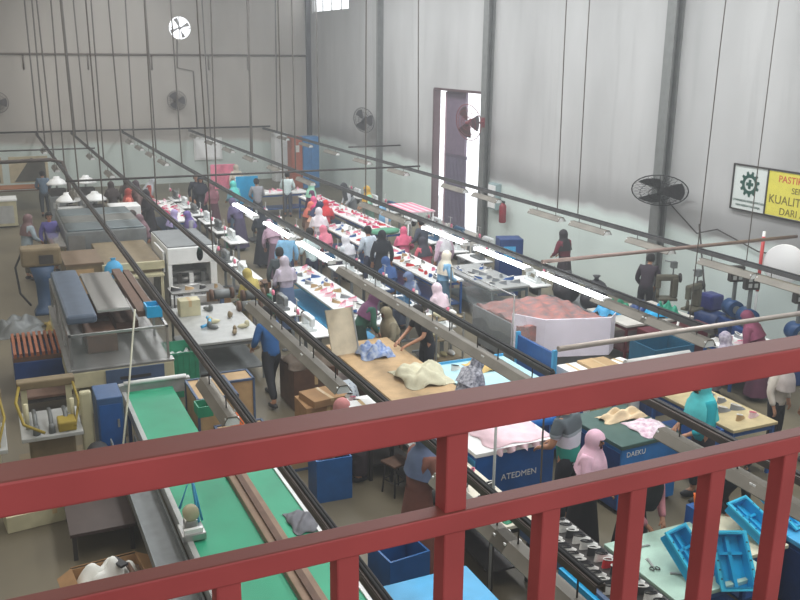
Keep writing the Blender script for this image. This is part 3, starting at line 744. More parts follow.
# far left corner
table('long brown wooden table at the far left under the panels on the back wall', .9, 36.6, 2.6, 1.0, .85, mat('red_brown_top', hx(150, 96, 62), .5), BRW, shelf=False)
for x, l in ((-.1, 'left'), (1.55, 'right')):
    t = thing('display_board', 'dark triangular sheet pinned on a cream board behind the brown table, %s one' % l, 'board', x, 37.6, .85)
    MB().box(0, 0, 0, 1.4, .05, 1.0).obj('board', mat('cream_board', hx(176, 166, 138), .7), t)
    MB().add([(-.55, -.03, .05), (.6, -.03, .05), (.6, -.03, .75), (.1, -.03, .95), (-.55, -.05, .05), (.6, -.05, .05), (.6, -.05, .75), (.1, -.05, .95)], [(0, 1, 2, 3), (4, 5, 6, 7), (0, 1, 5, 4), (1, 2, 6, 5), (2, 3, 7, 6), (3, 0, 4, 7)]).obj('sheet', mat('dark_sheet', hx(78, 76, 68), .8), t)
t = thing('machine_cabinet', 'pale grey boxy cabinet at the far left edge in front of the brown table', 'cabinet', .35, 33.2, 0)
MB().box(0, 0, .05, 1.0, .9, .85, bev=.02).obj('body', CREAM, t); MB().box(0, 0, .9, 1.06, .96, .05).obj('top', WHITE, t); MB().box(0, -.46, .15, .8, .02, .6).obj('door', LGREY, t)
person('person in a grey-blue shirt standing far back in front of the long brown table', 1.85, 34.6, N, 'stand', cloth((92, 110, 128)), cloth((70, 76, 84)), None)
def steamer(x, y, label):
    t = thing('steaming_machine', label, 'machine', x, y, 0, 0, 'machines with white domes at the back left')
    MB().box(0, 0, 0, .6, .7, 1.0, bev=.02).obj('body', MGREY, t)
    MB().box(0, -.05, 1.0, .5, .5, .22).obj('chamber', DSTEEL, t)
    MB().lathe([(.36, 0), (.33, .05), (.2, .16), (.12, .2), (.1, .26), (.001, .27)], 0, 0, 1.38, 18).obj('dome', WHITE, t)
    MB().tube([(0, .2, 1.2), (0, .2, 1.42)], .03, 8).obj('post', STEEL, t)
    MB().box(-.1, -.36, .6, .2, .02, .2).obj('control_panel', LGREY, t)
for x, y, l in ((2.2, 32.9, 'rear left'), (3.15, 32.9, 'rear right'), (2.2, 29.0, 'front left'), (3.0, 29.0, 'front right')):
    steamer(x, y, 'dark machine under a white dome, %s of the four beyond the long oven' % l)
t = thing('white_machine_box', 'low white machine box right of the white domed machines at the oven end', 'machine', 3.75, 28.3, 0)
MB().box(0, 0, 0, .9, .8, 1.3, bev=.03).obj('body', WHITE, t); MB().box(0, -.41, .8, .6, .02, .3).obj('control_panel', MGREY, t)
t = thing('shoe_rack', 'small wire rack of pale shoes at the far end of the long oven', 'rack', 2.2, 28.1, 0)
each(MB().box(0, 0, 1.0, .8, .4, .03).box(0, 0, 1.3, .8, .4, .03), 'shelf', LGREY, t)
for a in (-.38, .38): MB().box(a, 0, 0, .03, .38, 1.45).obj('upright', STEEL, t)
for k in range(4): UP['white'](1.92+k*.18, 28.1, 1.03, PI/2, 'white shoe upper on the wire rack at the far end of the long oven', 'uppers on the wire rack')
# long oven A
t = thing('tunnel_oven', 'long grey sheet-metal tunnel oven with flat grey lids in the left background', 'oven', 2.7, 25.6, 0)
MB().box(0, 0, .75, 2.0, 3.4, .62, bev=.02).obj('housing', MGREY, t)
for k in range(3): MB().box(0, -1.13+k*1.13, 1.37, 1.9, 1.05, .05, bev=.015).obj('lid', (mat('bluish_lid', hx(104, 116, 120), .35, .4), mat('grey_lid', hx(120, 122, 118), .35, .4))[k % 2], t)
for a in (-.9, .9):
    for b in (-1.5, 0, 1.5): MB().box(a, b, 0, .07, .07, .75).obj('leg', CREAM, t)
MB().box(-.75, -1.72, .78, .4, .02, .5).obj('hatch', STEEL, t)
t = thing('feed_tray', 'shiny steel tray catching the light at the left side of the long oven', 'tray', 1.47, 24.2, 0)
MB().box(0, 0, 1.12, .36, 1.9, .04, rx=0).box(-.17, 0, 1.14, .02, 1.9, .06).obj('pan', mat('mirror_steel', (.7, .7, .68), .15, .9, .03), t)
for b in (-.85, .85):
    for a in (-.15, .15): MB().box(a, b, 0, .04, .04, 1.13).obj('leg', OLIVE, t)
t = thing('wooden_locker', 'tall tan wooden cupboard at the near left side of the long oven', 'cupboard', 1.85, 22.0, 0)
MB().box(0, 0, 0, .8, 1.5, 1.1, bev=.01).obj('body', OLIVE, t); MB().box(0, -.76, .1, .4, .02, .9).obj('door', TAN, t); MB().box(0, 0, 1.1, .84, 1.56, .04).obj('top', mat('brown_top', hx(112, 92, 70), .5), t)
# B
t = thing('packing_table', 'olive topped box table with cream front edge in front of the long oven', 'table', 2.92, 22.3, 0)
MB().box(0, .1, .8, 1.3, 2.6, .3, bev=.02).obj('hood', OLIVE, t); MB().box(0, -1.24, .92, 1.4, .1, .18).obj('front_edge', CREAM, t)
MB().box(0, -1.33, .78, 1.3, .3, .05).obj('ledge', CREAM, t)
for a in (-.6, .6):
    for b in (-1.4, 1.2): MB().box(a, b, 0, .07, .07, .8).obj('leg', CREAM, t)
MB().box(.7, -.6, .8, .04, 1.2, .5).obj('dotted_side_panel', WHITE, t)
o = MB().lathe([(.001, 0), (.2, 0), (.22, .08), (.2, .25), (.12, .36), (.05, .4), (.05, .43), (.07, .45), (.001, .46)], 0, 0, 0, 16, sx=1, sy=.7).obj('sack', LBLUE); o.location = (2.45, 20.92, .83); tag(o, 'bright blue tied sack standing on the ledge of the olive topped table', 'sack')
# C
t = thing('moulding_machine', 'white enamelled machine with a green oval badge and an open roller bay', 'machine', 4.25, 21.9, 0)
mb = MB().box(0, .1, 1.0, 1.15, 2.2, .4, bev=.02).box(-.53, .1, 0, .09, 2.2, 1.0).box(.5, .1, 0, .15, 2.2, 1.0).box(0, 1.1, 0, 1.15, .1, 1.0).box(0, 0, 0, 1.1, 2.1, .2)
mb.obj('casing', WHITE, t); MB().box(0, .1, 1.4, 1.1, 2.1, .03).obj('top', MGREY, t)
MB().lathe([(.001, 0), (.17, 0), (.17, .012), (.001, .014)], .18, -1.0, 1.22, 20, 'y', sx=.45).obj('oval_badge', mat('badge_green', hx(90, 140, 128), .4, 0, 0), t)
for k in range(3): MB().tube([(-.45, -.9+k*.2, .45+k*.12), (.42, -.9+k*.2, .45+k*.12)], .07, 12).obj('roller', STEEL, t)
for k in range(3): MB().box(-.3+k*.28, -.85, .2, .1, .1, .55).obj('last_holder', (DSTEEL, WHITE, IRON)[k], t)
t = thing('trolley', 'low steel trolley with tools in front of the white roller machine', 'trolley', 4.1, 19.9, 0)
each(MB().box(0, 0, .62, 1.2, .6, .03).box(0, 0, .2, 1.15, .55, .03), 'deck', STEEL, t)
for a in (-.55, .55):
    for b in (-.25, .25): MB().box(a, b, .06, .03, .03, .56).lathe([(.001, -.02), (.05, -.02), (.05, .02), (.001, .02)], a, b, .05, 10, 'x').obj('leg', DSTEEL, t)
for k in range(4): UP[('black', 'tan')[k % 2]](3.65+k*.3, 19.9, .65, .4*k, 'dark or tan shoe upper on the low steel trolley', 'uppers on the steel trolley')
# people at the left
person('person in a pale blue shirt and maroon headscarf leaning at the machines on the left', .8, 24.9, E_+.5, 'stand', cloth((150, 164, 172)), cloth((96, 92, 82)), cloth((112, 88, 88)), s=1.05)
person('person with short black hair in a violet-blue shirt behind the pale blue shirt', 1.42, 25.6, S_+.3, 'idle', cloth((84, 78, 140)), cloth((60, 58, 60)), None)
t = thing('pressing_machine', 'grey headed pressing machine on a blue pedestal at the left', 'machine', .95, 21.5, 0)
MB().lathe([(.001, 0), (.34, 0), (.3, .06), (.2, .2), (.22, .7), (.36, 1.12), (.001, 1.14)], 0, 0, 0, 4, M=Matrix.Rotation(PI/4, 4, 'Z')).obj('pedestal', mat('pedestal_blue', hx(48, 74, 104), .45), t)
MB().box(0, 0, 1.14, .85, .5, .42, bev=.05).obj('head', OLIVE, t); MB().box(.1, -.26, 1.2, .3, .03, .2).obj('control_panel', DSTEEL, t)
MB().tube([(-.4, .1, 1.4), (-.55, .05, 1.1), (-.5, 0, .5), (-.3, 0, .2)], .025, 7).obj('hose', BLACK, t)
heap('scrap of black hoses and fittings on the floor beside the blue pedestal', .35, 20.3, 0, .9, 1.2, .35, IRON, 'scrap_heap', 'scrap', seed=3)
heap('yellowish offcuts on the floor in front of the blue pedestal', 1.15, 20.3, 0, .6, .7, .18, mat('yellow_offcut', hx(140, 120, 60), .8), 'scrap_heap', 'scrap', seed=9)
t = thing('slatted_bin', 'blue box topped with an orange slatted rack at the left', 'bin', .52, 16.8, 0)
MB().box(0, 0, .0, .82, 1.3, .62, bev=.02).obj('box', DBLUE, t)
mb = MB()
for k in range(9): mb.box(-.37+k*.0925, 0, .7, .05, 1.3, .07)
mb.obj('slats', ORANGE if False else mat('dull_orange', hx(146, 82, 48), .6), t); each(MB().box(0, -.62, .62, .82, .05, .08).box(0, .62, .62, .82, .05, .08), 'slat_rail', BRW, t)
# oven D
t = thing('glass_hood_oven', 'cream activation oven with glass sides, shiny steel lid and blue badge panel', 'oven', 1.75, 16.9, 0)
MB().box(0, 0, .0, 1.6, 4.1, .12).box(0, 0, .5, 1.7, 4.3, .28, bev=.02).obj('base', CREAM, t)
for a in (-.75, .75):
    for b in (-1.9, 1.9): MB().box(a, b, .12, .1, .1, .38).obj('leg', CREAM, t)
MB().box(.2, -2.17, .5, .95, .03, .26).obj('blue_badge_panel', STBLUE, t)
MB().box(.2, -2.19, .58, .5, .01, .05).obj('badge_strip', BLACK, t)
MB().box(0, 0, .78, 1.72, 4.3, .03).obj('bed', STEEL, t)
mb = MB()
for a in (-.78, .78):
    for b in (-2.05, -.7, .7, 2.05): mb.box(a, b, .8, .04, .04, .6)
mb.box(0, -2.05, 1.36, 1.6, .04, .04).box(0, 2.05, 1.36, 1.6, .04, .04).box(-.78, 0, 1.36, .04, 4.1, .04).box(.78, 0, 1.36, .04, 4.1, .04).obj('hood_frame', STEEL, t)
for a, b, sx, sy in ((0, -2.05, 1.52, .01), (-.78, 0, .01, 4.06), (.78, 0, .01, 4.06)): MB().box(a, b, .81, sx, sy, .54).obj('glass_pane', GLASS, t)
each(MB().box(-.2, -.9, .82, .5, .9, .3).box(.35, .2, .82, .4, 1.2, .22).box(-.1, 1.2, .82, .9, .8, .3), 'heater_block', BRW, t)
MB().box(-.52, .25, 1.4, .5, 3.5, .16, bev=.05).obj('blue_hood', mat('dull_blue_hood', hx(78, 92, 110), .4, .1), t)
MB().box(.08, .55, 1.4, .58, 2.9, .06, bev=.01).obj('steel_lid', mat('polished_lid', (.72, .72, .7), .14, .85, .03), t)
each(MB().box(.5, .3, 1.4, .16, 3.4, .1).box(.7, .3, 1.4, .12, 3.4, .06), 'duct', BRW, t)
crate('small blue lidless bin on the near right corner of the glass hood oven', 2.42, 15.5, 1.41, .26, .36, .2, CYAN, slots=False, name='bin', cat='bin')
# near-left machines
def last_machine(label, x, y, rz, body, guard, extra):
    t = thing('lasting_machine', label, 'machine', x, y, 0, rz)
    MB().box(0, 0, 0, .9, 1.2, .12).box(0, .1, .12, .6, .7, .6, bev=.03).obj('base', body, t)
    MB().box(0, .05, .72, .8, 1.0, .06, bev=.01).obj('bed', LGREY, t)
    for a in (-.3, .3): each(MB().box(a, .35, .78, .08, .1, .5).tube([(a, -.1, .78), (a, -.1, 1.15)], .03, 8), 'column', CREAM, t)
    MB().box(0, .35, 1.22, .78, .2, .12, bev=.02).obj('crosshead', OLIVE, t)
    for a in (-.2, 0, .2): MB().tube([(a, -.3, .8), (a, -.1, .95), (a, .2, .92)], .03, 8).lathe([(.001, 0), (.05, 0), (.04, .12), (.001, .13)], a, -.35, .78, 10).obj('pincer', IRON, t)
    each(MB().tube([(-.35, .3, 1.3), (-.42, 0, 1.15), (-.35, -.35, .95), (-.1, -.5, .85)], .022, 8).tube([(.35, .3, 1.3), (.4, 0, 1.05), (.3, -.4, .85)], .018, 8), 'hose', guard, t)
    MB().box(.2, -.25, .78, .24, .3, .14, bev=.02).obj('guard', guard, t)
    if extra: MB().box(.48, -.15, .0, .16, .12, 1.25, bev=.03).obj('front_column', CREAM, t)
    return t
last_machine('cream and olive toe lasting machine with hoses at the lower left above the railing', .48, 12.75, 0, OLIVE, YELLOW, True)
last_machine('toe lasting machine with a yellow guard, half out of the picture at the left edge', -.5, 12.5, 0, CREAM, YELLOW, False)
table('low dark bench between the orange slatted rack and the hose machine', .55, 15.2, .8, .8, .45, BRW, DSTEEL, shelf=False)
carton('cream machine plinth lying on the floor just below the top rail at the left', .35, 11.45, 0, 1.15, .35, .22, CREAM, .12, name='plinth', cat='machine base')
t = thing('control_cabinet', 'narrow tall blue control cabinet at the lower left beside the hose machine', 'cabinet', 1.27, 12.75, 0)
MB().box(0, 0, 0, .36, .6, 1.15, bev=.015).obj('body', STBLUE if False else mat('cabinet_blue', hx(50, 82, 124), .4), t); MB().box(0, -.305, .1, .3, .01, .95).obj('door', BLUE, t); MB().box(.1, -.32, .7, .03, .02, .12).obj('handle', STEEL, t)
t = thing('drive_motor', 'dark motor with a bright round cap right of the blue control cabinet', 'motor', 1.12, 11.85, 0)
MB().tube([(-.1, .2, .55), (-.1, -.15, .55)], .15, 14).box(-.1, 0, 0, .3, .4, .4).obj('body', BLACK, t); MB().lathe([(.001, -.05), (.08, -.04), (.08, 0), (.001, .0)], -.1, -.15, .55, 12, 'y').obj('cap', WHITE, t)
# belt line
t = thing('belt_conveyor', 'green belt conveyor running up the left side under the railing', 'conveyor', 2.0, 6.4, 0)
LY = 7.2
MB().box(0, LY/2, .69, .7, LY, .05).tube([(-.35, 0, .7), (.35, 0, .7)], .06, 12).tube([(-.35, LY, .7), (.35, LY, .7)], .06, 12).obj('belt', GREENB, t)
MB().box(-.39, LY/2, .6, .06, LY, .17).obj('side_rail', LGREY, t)
for b in (.3, 2.4, 4.6, 6.9):
    for a in (-.38, .38): MB().box(a, b, 0, .05, .05, .62).obj('leg', BLUE, t)
t = thing('belt_conveyor', 'narrow green belt conveyor right of the brown wooden divider', 'conveyor', 2.78, 6.4, 0)
MB().box(0, 2.5, .69, .36, 5.0, .05).tube([(-.18, 0, .7), (.18, 0, .7)], .06, 12).tube([(-.18, 5, .7), (.18, 5, .7)], .06, 12).obj('belt', GREENB, t)
MB().box(.2, 2.5, .66, .04, 5.0, .1).obj('white_side_rail', WHITE, t)
MB().tube([(.26, .1, .62), (.26, 4.9, .62)], .025, 8).obj('blue_tube', LBLUE, t)
for b in (.3, 2.5, 4.7): MB().box(.15, b, 0, .05, .05, .66).obj('leg', BLUE, t)
t = thing('divider_beam', 'long brown wooden divider beam lying between the two green belts', 'beam', 2.47, 6.4, 0)
MB().box(0, 2.4, .74, .23, 4.8, .07, bev=.01).obj('beam', mat('brown_beam_wood', hx(132, 108, 88), .6, 0, .15, 5), t); MB().box(0, 2.4, .81, .07, 4.8, .03).obj('rib', BRW, t)
for b in (.2, 2.4, 4.5): MB().box(0, b, 0, .08, .05, .74).obj('support', DSTEEL, t)
t = thing('belt_end_frame', 'steel end frame with a white roller closing the far end of the green belt', 'frame', 2.1, 13.75, 0)
MB().box(0, 0, .62, 1.1, .12, .22).box(-.5, 0, 0, .07, .1, .62).box(.5, 0, 0, .07, .1, .62).obj('frame', LGREY, t); MB().tube([(-.48, -.08, .88), (.48, -.08, .88)], .035, 10).obj('roller', WHITE, t)
t = thing('steel_gutter', 'long grey steel gutter running beside the green belt on its left', 'gutter', 1.38, 6.4, 0)
MB().box(0, 2.9, .5, .3, 5.8, .03).box(-.16, 2.9, .5, .02, 5.8, .14).box(.16, 2.9, .5, .02, 5.8, .14).obj('trough', MGREY, t)
for b in (.3, 3.0, 5.5): MB().box(0, b, 0, .06, .06, .5).obj('leg', DSTEEL, t)
t = thing('glue_machine', 'small bench machine with a cream roll and blue struts on the green belt', 'machine', 1.66, 8.95, 0)
MB().box(0, 0, .76, .26, .3, .08, bev=.01).box(0, .05, .84, .14, .14, .1, bev=.02).obj('body', STEEL, t)
MB().lathe([(.001, -.045), (.085, -.045), (.09, 0), (.085, .045), (.03, .05), (.001, .05)], .0, 0, 1.03, 18, 'y').obj('roll', CREAM, t)
MB().tube([(.1, .1, .84), (.08, .3, 1.35), (-.1, .1, 1.05)], .016, 7).tube([(.08, .3, 1.35), (.16, .2, .8)], .014, 7).obj('strut', LBLUE, t)
MB().box(0, -.1, .84, .2, .05, .05).obj('grip', WHITE, t)
heap('grey rumpled cloth lying on the narrow green belt', 2.86, 8.75, .745, .3, .5, .1, mat('grey_rag', hx(112, 112, 118), .8), seed=5)
t = thing('floor_pit_cover', 'dark brown low steel bench under the near left railing', 'bench', .85, 10.75, 0)
MB().box(0, 0, .32, .75, 1.1, .04).obj('top', mat('dark_brown_sheet', hx(66, 54, 50), .5), t)
for a in (-.33, .33):
    for b in (-.5, .5): MB().box(a, b, 0, .05, .05, .32).obj('leg', DSTEEL, t)
carton('open brown carton on the floor at the lower left, holding a white plastic bag', .8, 9.2, 0, .7, .6, .34, open_=True, rz=.1)
o = heap('rumpled white plastic bag with a black mark in the open carton', .78, 9.28, .1, .66, .54, .4, mat('white_plastic_bag', hx(226, 226, 220), .45, 0, .06), 'plastic_bag', 'bag', seed=12)
o2 = MB().box(.12, -.04, .33, .09, .22, .03, rz=.5).obj('black_mark', BLACK, o)
tag(MB().tube([(0, 0, 0), (.02, -.2, .02), (.0, -.42, -.03)], .03, 8).tube([(.1, 0, -.04), (.12, -.3, -.03)], .02, 8).obj('metal_fittings', BRW), 'brown pipe fittings lying beside the white plastic bag', 'fittings').location = (1.0, 9.3, .36)
pipe([(.6, 11.7, .5), (.9, 11.4, .62), (1.2, 11.2, .55), (1.45, 11.9, 1.3), (1.75, 12.8, 2.3)], .014, mat('pale_hose', hx(176, 176, 158), .5), 'pale thin hose curving up from the blue cabinet to the first rail', 'hose', 'hose')
# wooden crates with blue frames between first and second rail
def framed_crate(label, x, y, z, sx, sy, sz, rz=0):
    t = thing('framed_box', label, 'box', x, y, z, rz)
    MB().box(0, 0, .02, sx, sy, sz-.04).obj('panels', TAN, t); mb = MB(); w = .035
    for a in (-1, 1):
        for b in (-1, 1): mb.box(a*sx/2, b*sy/2, 0, w, w, sz)
        mb.box(a*sx/2, 0, sz-w, w, sy, w).box(a*sx/2, 0, 0, w, sy, w).box(0, a*sy/2, sz-w, sx, w, w).box(0, a*sy/2, 0, sx, w, w)
    mb.obj('edge_frame', STBLUE, t); return t
framed_crate('tan plywood box with blue edges against the green belt, the one nearest the glass oven', 2.85, 13.1, 0, .6, .9, .85)
framed_crate('tan plywood box with blue edges in front, left of the walking man', 3.05, 11.9, 0, .7, .75, .55)
framed_crate('tall tan plywood box standing right behind the orange piece', 3.35, 13.6, 0, .5, .45, .8)
framed_crate('low tan plywood box with blue edges just above the top rail', 3.75, 11.7, 0, .5, .5, .4)
t = thing('plastic_jug', 'bright orange plastic jug on the tan plywood box', 'jug', 2.98, 12.05, .55)
MB().lathe([(.001, 0), (.09, 0), (.1, .05), (.09, .22), (.04, .27), (.001, .28)], n=14).obj('body', ORANGE, t); MB().lathe([(.001, 0), (.04, 0), (.04, .04), (.001, .04)], 0, 0, .27, 10).obj('cap', WHITE, t)
crate('small green tub on the floor beside the tan plywood boxes', 2.55, 12.3, .76, .22, .3, .16, GREEN, slots=False, name='tub', cat='tub')
crate('green plastic crate at the left end of the cluttered bench', 2.82, 15.35, .0, .5, .7, .82, GREEN, fill=WHITE)
# cluttered bench in front of white machine
table('cluttered grey steel workbench between the second rail and the white roller machine', 3.75, 16.6, 1.3, 2.5, .82, LGREY, MGREY)
carton('cream electrical box standing on the cluttered bench', 3.4, 17.3, .82, .4, .3, .32, CREAM, cat='box', name='electrical_box')
o = MB().tube([(0, 0, .04), (.15, .1, .04), (.22, .25, .08), (.2, .4, .1)], .03, 10).obj('blue_hose', LBLUE); o.location = (3.4, 16.2, .83); tag(o, 'short curved light blue hose on the cluttered bench', 'hose')
for k, (dx, dy) in enumerate(((0, 0), (.4, .3), (.1, .9), (.45, -.5), (.2, -.8), (-.1, -.35))):
    t = thing('shoe_last', '%s shoe last lying among the clutter of the grey workbench' % ('cream', 'olive-brown', 'dark grey')[k % 3], 'shoe last', 3.7+dx, 16.5+dy, .82, k*1.1, 'shoe lasts on the grey workbench')
    MB().ball(0, 0, .045, .13, .045, .045, 10).ball(-.07, 0, .08, .055, .038, .07, 10).obj('form', (CREAM, OLIVE, IRON)[k % 3], t)
for k, (x, y) in enumerate(((4.3, 18.3), (4.9, 18.0), (4.6, 17.2))):
    t = thing('grinder', 'small dark bench grinder on a stand behind the walking man, %s' % ('leftmost', 'rightmost', 'nearest')[k], 'grinder', x, y, 0)
    MB().lathe([(.001, 0), (.18, 0), (.06, .05), (.05, .8), (.001, .8)]).obj('pedestal', (STBLUE, DSTEEL, OLIVE)[k], t)
    MB().tube([(-.16, 0, .9), (.16, 0, .9)], .1, 12).obj('motor', IRON, t)
    for s in (-1, 1): MB().lathe([(.001, -.03), (.12, -.03), (.12, .03), (.001, .03)], s*.22, 0, .9, 16, 'x').obj('wheel', BRW, t)
# ================================================================== CENTRE FOREGROUND
person('person in a blue shirt and black trousers striding away below the third rail', 4.15, 14.2, N+.3, 'stride', cloth((40, 92, 150)), cloth((28, 30, 36)), None, s=1.03, long_sleeve=True)
person('person in a dusty pink headscarf bent over the white box on the packing bench', 3.98, 10.9, E_, 'sit', cloth((196, 134, 132)), cloth((60, 50, 54)), cloth((200, 132, 130)), skirt=True)
person('person in a grey-blue headscarf and brown dress working at the shoe table', 4.15, 8.4, E_+.15, 'stand', cloth((122, 78, 66)), cloth((116, 72, 60)), cloth((96, 108, 136)), skirt=True, s=1.1)
STOOL(3.98, 10.9, 0, 0, 'brown topped stool under the person in the pink headscarf'); STOOL(4.75, 10.3, 0, .3, 'dark metal stool standing right of the empty blue tub')
crate('empty blue plastic tub on the floor in the middle of the aisle', 3.88, 10.6, 0, .5, .42, .62, TUBB, -.05, name='tub', cat='tub', slots=False)
crate('blue plastic tub beside the brown dress, half behind the middle rail', 3.7, 7.95, 0, .5, .5, .68, TUBB, .1, name='tub', cat='tub', slots=False)
table('light blue topped table at the bottom edge, between the balusters', 3.62, 6.75, .95, .8, .8, LBLUE, BLUE)
table('narrow white topped bench in front of the person in the pink headscarf', 4.85, 11.35, .7, 1.3, .78, WHITE, DSTEEL)
carton('shallow white box of parts on the narrow white bench', 4.72, 11.5, .78, .5, .3, .1, WHITE, cat='box', name='parts_tray')
for k in range(7): UP['pale' if k % 2 else 'white'](4.72+.0*k, 10.85+.13*k if k < 4 else 11.75+.13*(k-4)-.0, .78 if not (2 < k < 4) else .88, 1.57, 'pale shoe upper on the narrow white bench', 'uppers on the narrow white bench') if k != 3 else None
carton('big brown carton standing right of the walking man', 4.75, 14.0, 0, .8, .8, .72, BRW)
heap('dark brown sacking thrown over the big brown carton', 4.75, 14.0, .72, .85, .8, .2, mat('brown_sacking', hx(84, 72, 60), .85), 'sacking', 'sack', seed=21)
carton('brown carton on the floor right of the stride of the walking man', 4.6, 12.9, 0, .75, .6, .45)
carton('flat brown carton lying on the lower brown carton', 4.62, 12.85, .45, .65, .55, .12, CARTON, .15)
carton('low open cardboard tray on the floor in front of the brown cartons', 4.15, 12.2, 0, .4, .35, .15, TAN, open_=False)
t = thing('dotted_board', 'white board dotted in blue leaning beside the brown carton', 'board', 5.0, 12.75, .3, .2)
MB().box(0, 0, 0, .36, .03, .46, rx=-.5).obj('board', mat('pale_blue_board', hx(206, 216, 224), .5, 0, .02), t)
mb = MB()
for i in range(5):
    for j in range(6): mb.ball(-.13+i*.065, -.02-.03*0-(j-2.5)*-.035*1.0, .07+j*.06, .01, .012, .01, 6)
mb.obj('dots', BLUE, t)
# centre bench under third rail
table('long wooden topped bench with pale cloth, under the third rail', 5.85, 12.9, 1.2, 3.2, .8, TAN, BRW)
t = thing('leather_board', 'tall pale board leaning on the wooden bench beside the black haired person', 'board', 5.35, 13.95, .8, .1)
MB().box(0, 0, 0, .5, .03, .8, rx=-.35).obj('board', mat('pale_hide', hx(196, 184, 160), .6), t); MB().box(.26, 0, 0, .03, .04, .8, rx=-.35).obj('metal_edge', STEEL, t)
heap('cream knot of tangled webbing on the wooden bench', 6.1, 12.3, .8, .8, .9, .28, mat('cream_webbing', hx(196, 192, 166), .8, bump=.5), 'webbing_heap', 'webbing', seed=31, folds=14)
heap('white and blue plastic bag of pieces on the wooden bench', 5.85, 13.7, .8, .6, .6, .25, mat('white_blue_bag', hx(196, 206, 220), .4, tone2=hx(70, 110, 180), scale=14), 'plastic_bag', 'bag', seed=33)
person('person with black hair in a black shirt reaching across the wooden bench', 6.9, 13.7, W_+.1, 'reach', cloth((34, 34, 38)), cloth((30, 32, 40)), None, long_sleeve=False)
person('person in a black and white patterned headscarf bending over the light blue bench', 6.1, 10.98, E_+.2, 'bend', cloth((76, 80, 94), (190, 190, 200)), cloth((54, 56, 70)), cloth((70, 74, 90), (200, 200, 208)), skirt=True)
table('light blue bench with pale yellow pieces behind the top rail', 7.2, 12.1, 1.4, 1.3, .8, mat('pale_blue_top', hx(168, 208, 216), .45), LBLUE, lip=LBLUE)
heap('pile of pale yellow foam pieces on the light blue bench', 7.35, 12.35, .8, .7, .5, .16, mat('pale_yellow_foam', hx(216, 182, 116), .85, bump=.5), 'foam_pile', 'foam pieces', seed=41, folds=16)
strew(['white', 'tan'], 6.6, 7.0, 11.7, 12.6, .8, 4, 'COL shoe upper at the left end of the light blue bench', 'COL uppers on the light blue bench', 3)
t = thing('blue_partition', 'deep blue steel partition leaning right of the light blue bench', 'partition', 8.2, 12.2, 0)
MB().box(0, 0, 0, .05, 1.1, 1.15, bev=.01).obj('panel', BLUE, t); each(MB().box(0, -.56, 0, .08, .05, 1.2).box(0, .56, 0, .08, .05, 1.2), 'edge', LBLUE, t)
for k in range(2): MB().box(0, -.4+k*.8, 0, .4, .05, .05).obj('foot', DSTEEL, t)
carton('white carton tucked between the blue partition and the tan stack', 8.6, 11.6, 0, .4, .5, .85, WHITE)
carton('tan carton stack top behind the top rail below the white banner', 9.05, 11.5, 0, .55, .6, .9, TAN)
carton('white flat parcel on the floor right of the tan carton below the banner', 9.55, 11.45, 0, .35, .6, .85, WHITE, .2)
crate('dark blue tub with grey rags, right of the crossed grey tube light', 9.95, 11.25, 0, .6, .5, .75, DBLUE, slots=False, name='tub', cat='tub', fill=LGREY)
crate('large dark teal tub under the near end of the fourth rail light', 10.9, 12.15, 0, .9, .7, .85, mat('dark_teal', hx(26, 92, 122), .4), slots=False, name='tub', cat='tub')
# big bin under plastic
t = thing('fabric_bin', 'big waist-high bin with a white banner front, full of pink and grey scraps', 'bin', 9.82, 14.45, 0)
BW, BD = 1.9, 2.2
mb = MB(); pts = [(-BW/2, -BD/2+.7), (-BW/2+.35, -BD/2+.1), (BW/2-.3, -BD/2-.25), (BW/2, -BD/2), (BW/2, BD/2), (-BW/2, BD/2)]
for i in range(3):
    (xa, ya), (xb, yb) = pts[i], pts[i+1]; mb.add([(xa, ya, .36), (xb, yb, .36), (xb, yb, 1.1), (xa, ya, 1.1), (xa+.02, ya+.03, .36), (xb+.02, yb+.03, .36), (xb+.02, yb+.03, 1.1), (xa+.02, ya+.03, 1.1)], [(0, 1, 2, 3), (4, 5, 6, 7), (0, 1, 5, 4), (3, 2, 6, 7), (0, 3, 7, 4), (1, 2, 6, 5)])
mb.obj('white_banner', mat('lilac_white_banner', hx(236, 228, 240), .5, 0, .03), t)
MB().box(0, 0, .1, BW-.1, BD-.3, .3).box(BW/2, .1, .4, .03, BD-.2, .5).box(-BW/2, .35, .4, .03, BD-.7, .5).box(0, BD/2, .4, BW, .03, .5).obj('tub', MGREY, t)
for a in (-1, 1):
    for b in (-.9, 1): MB().box(a*(BW/2-.1), b*(BD/2-.1), 0, .06, .06, .1).obj('foot', DSTEEL, t)
MB().sheet(lambda u, v: ((u-.5)*(BW-.1), (v-.5)*(BD-.3)+.1, .92+.22*math.sin(PI*u)*math.sin(PI*v)*.7+.05*math.sin(u*21+v*9)*math.cos(v*19-u*6)), 30, 30, .3).obj('scraps', mat('pink_grey_scraps', hx(124, 116, 118), .85, tone2=hx(176, 116, 108), scale=7, bump=.8), t)
t = thing('plastic_cover', 'sheet of clear plastic film hanging beside the white banner bin', 'plastic sheet', 8.4, 14.3, 0)
MB().sheet(lambda u, v: (-.1+.5*u+.06*math.sin(v*9), (v-.5)*2.4, 1.75-1.1*u**1.4+.05*math.sin(v*17+u*6)), 16, 24).obj('film', PLAST, t)
MB().tube([(-.1, -1.2, 0), (-.1, -1.2, 1.75), (-.1, 1.2, 1.75), (-.1, 1.2, 0)], .015, 6).obj('frame', STEEL, t)
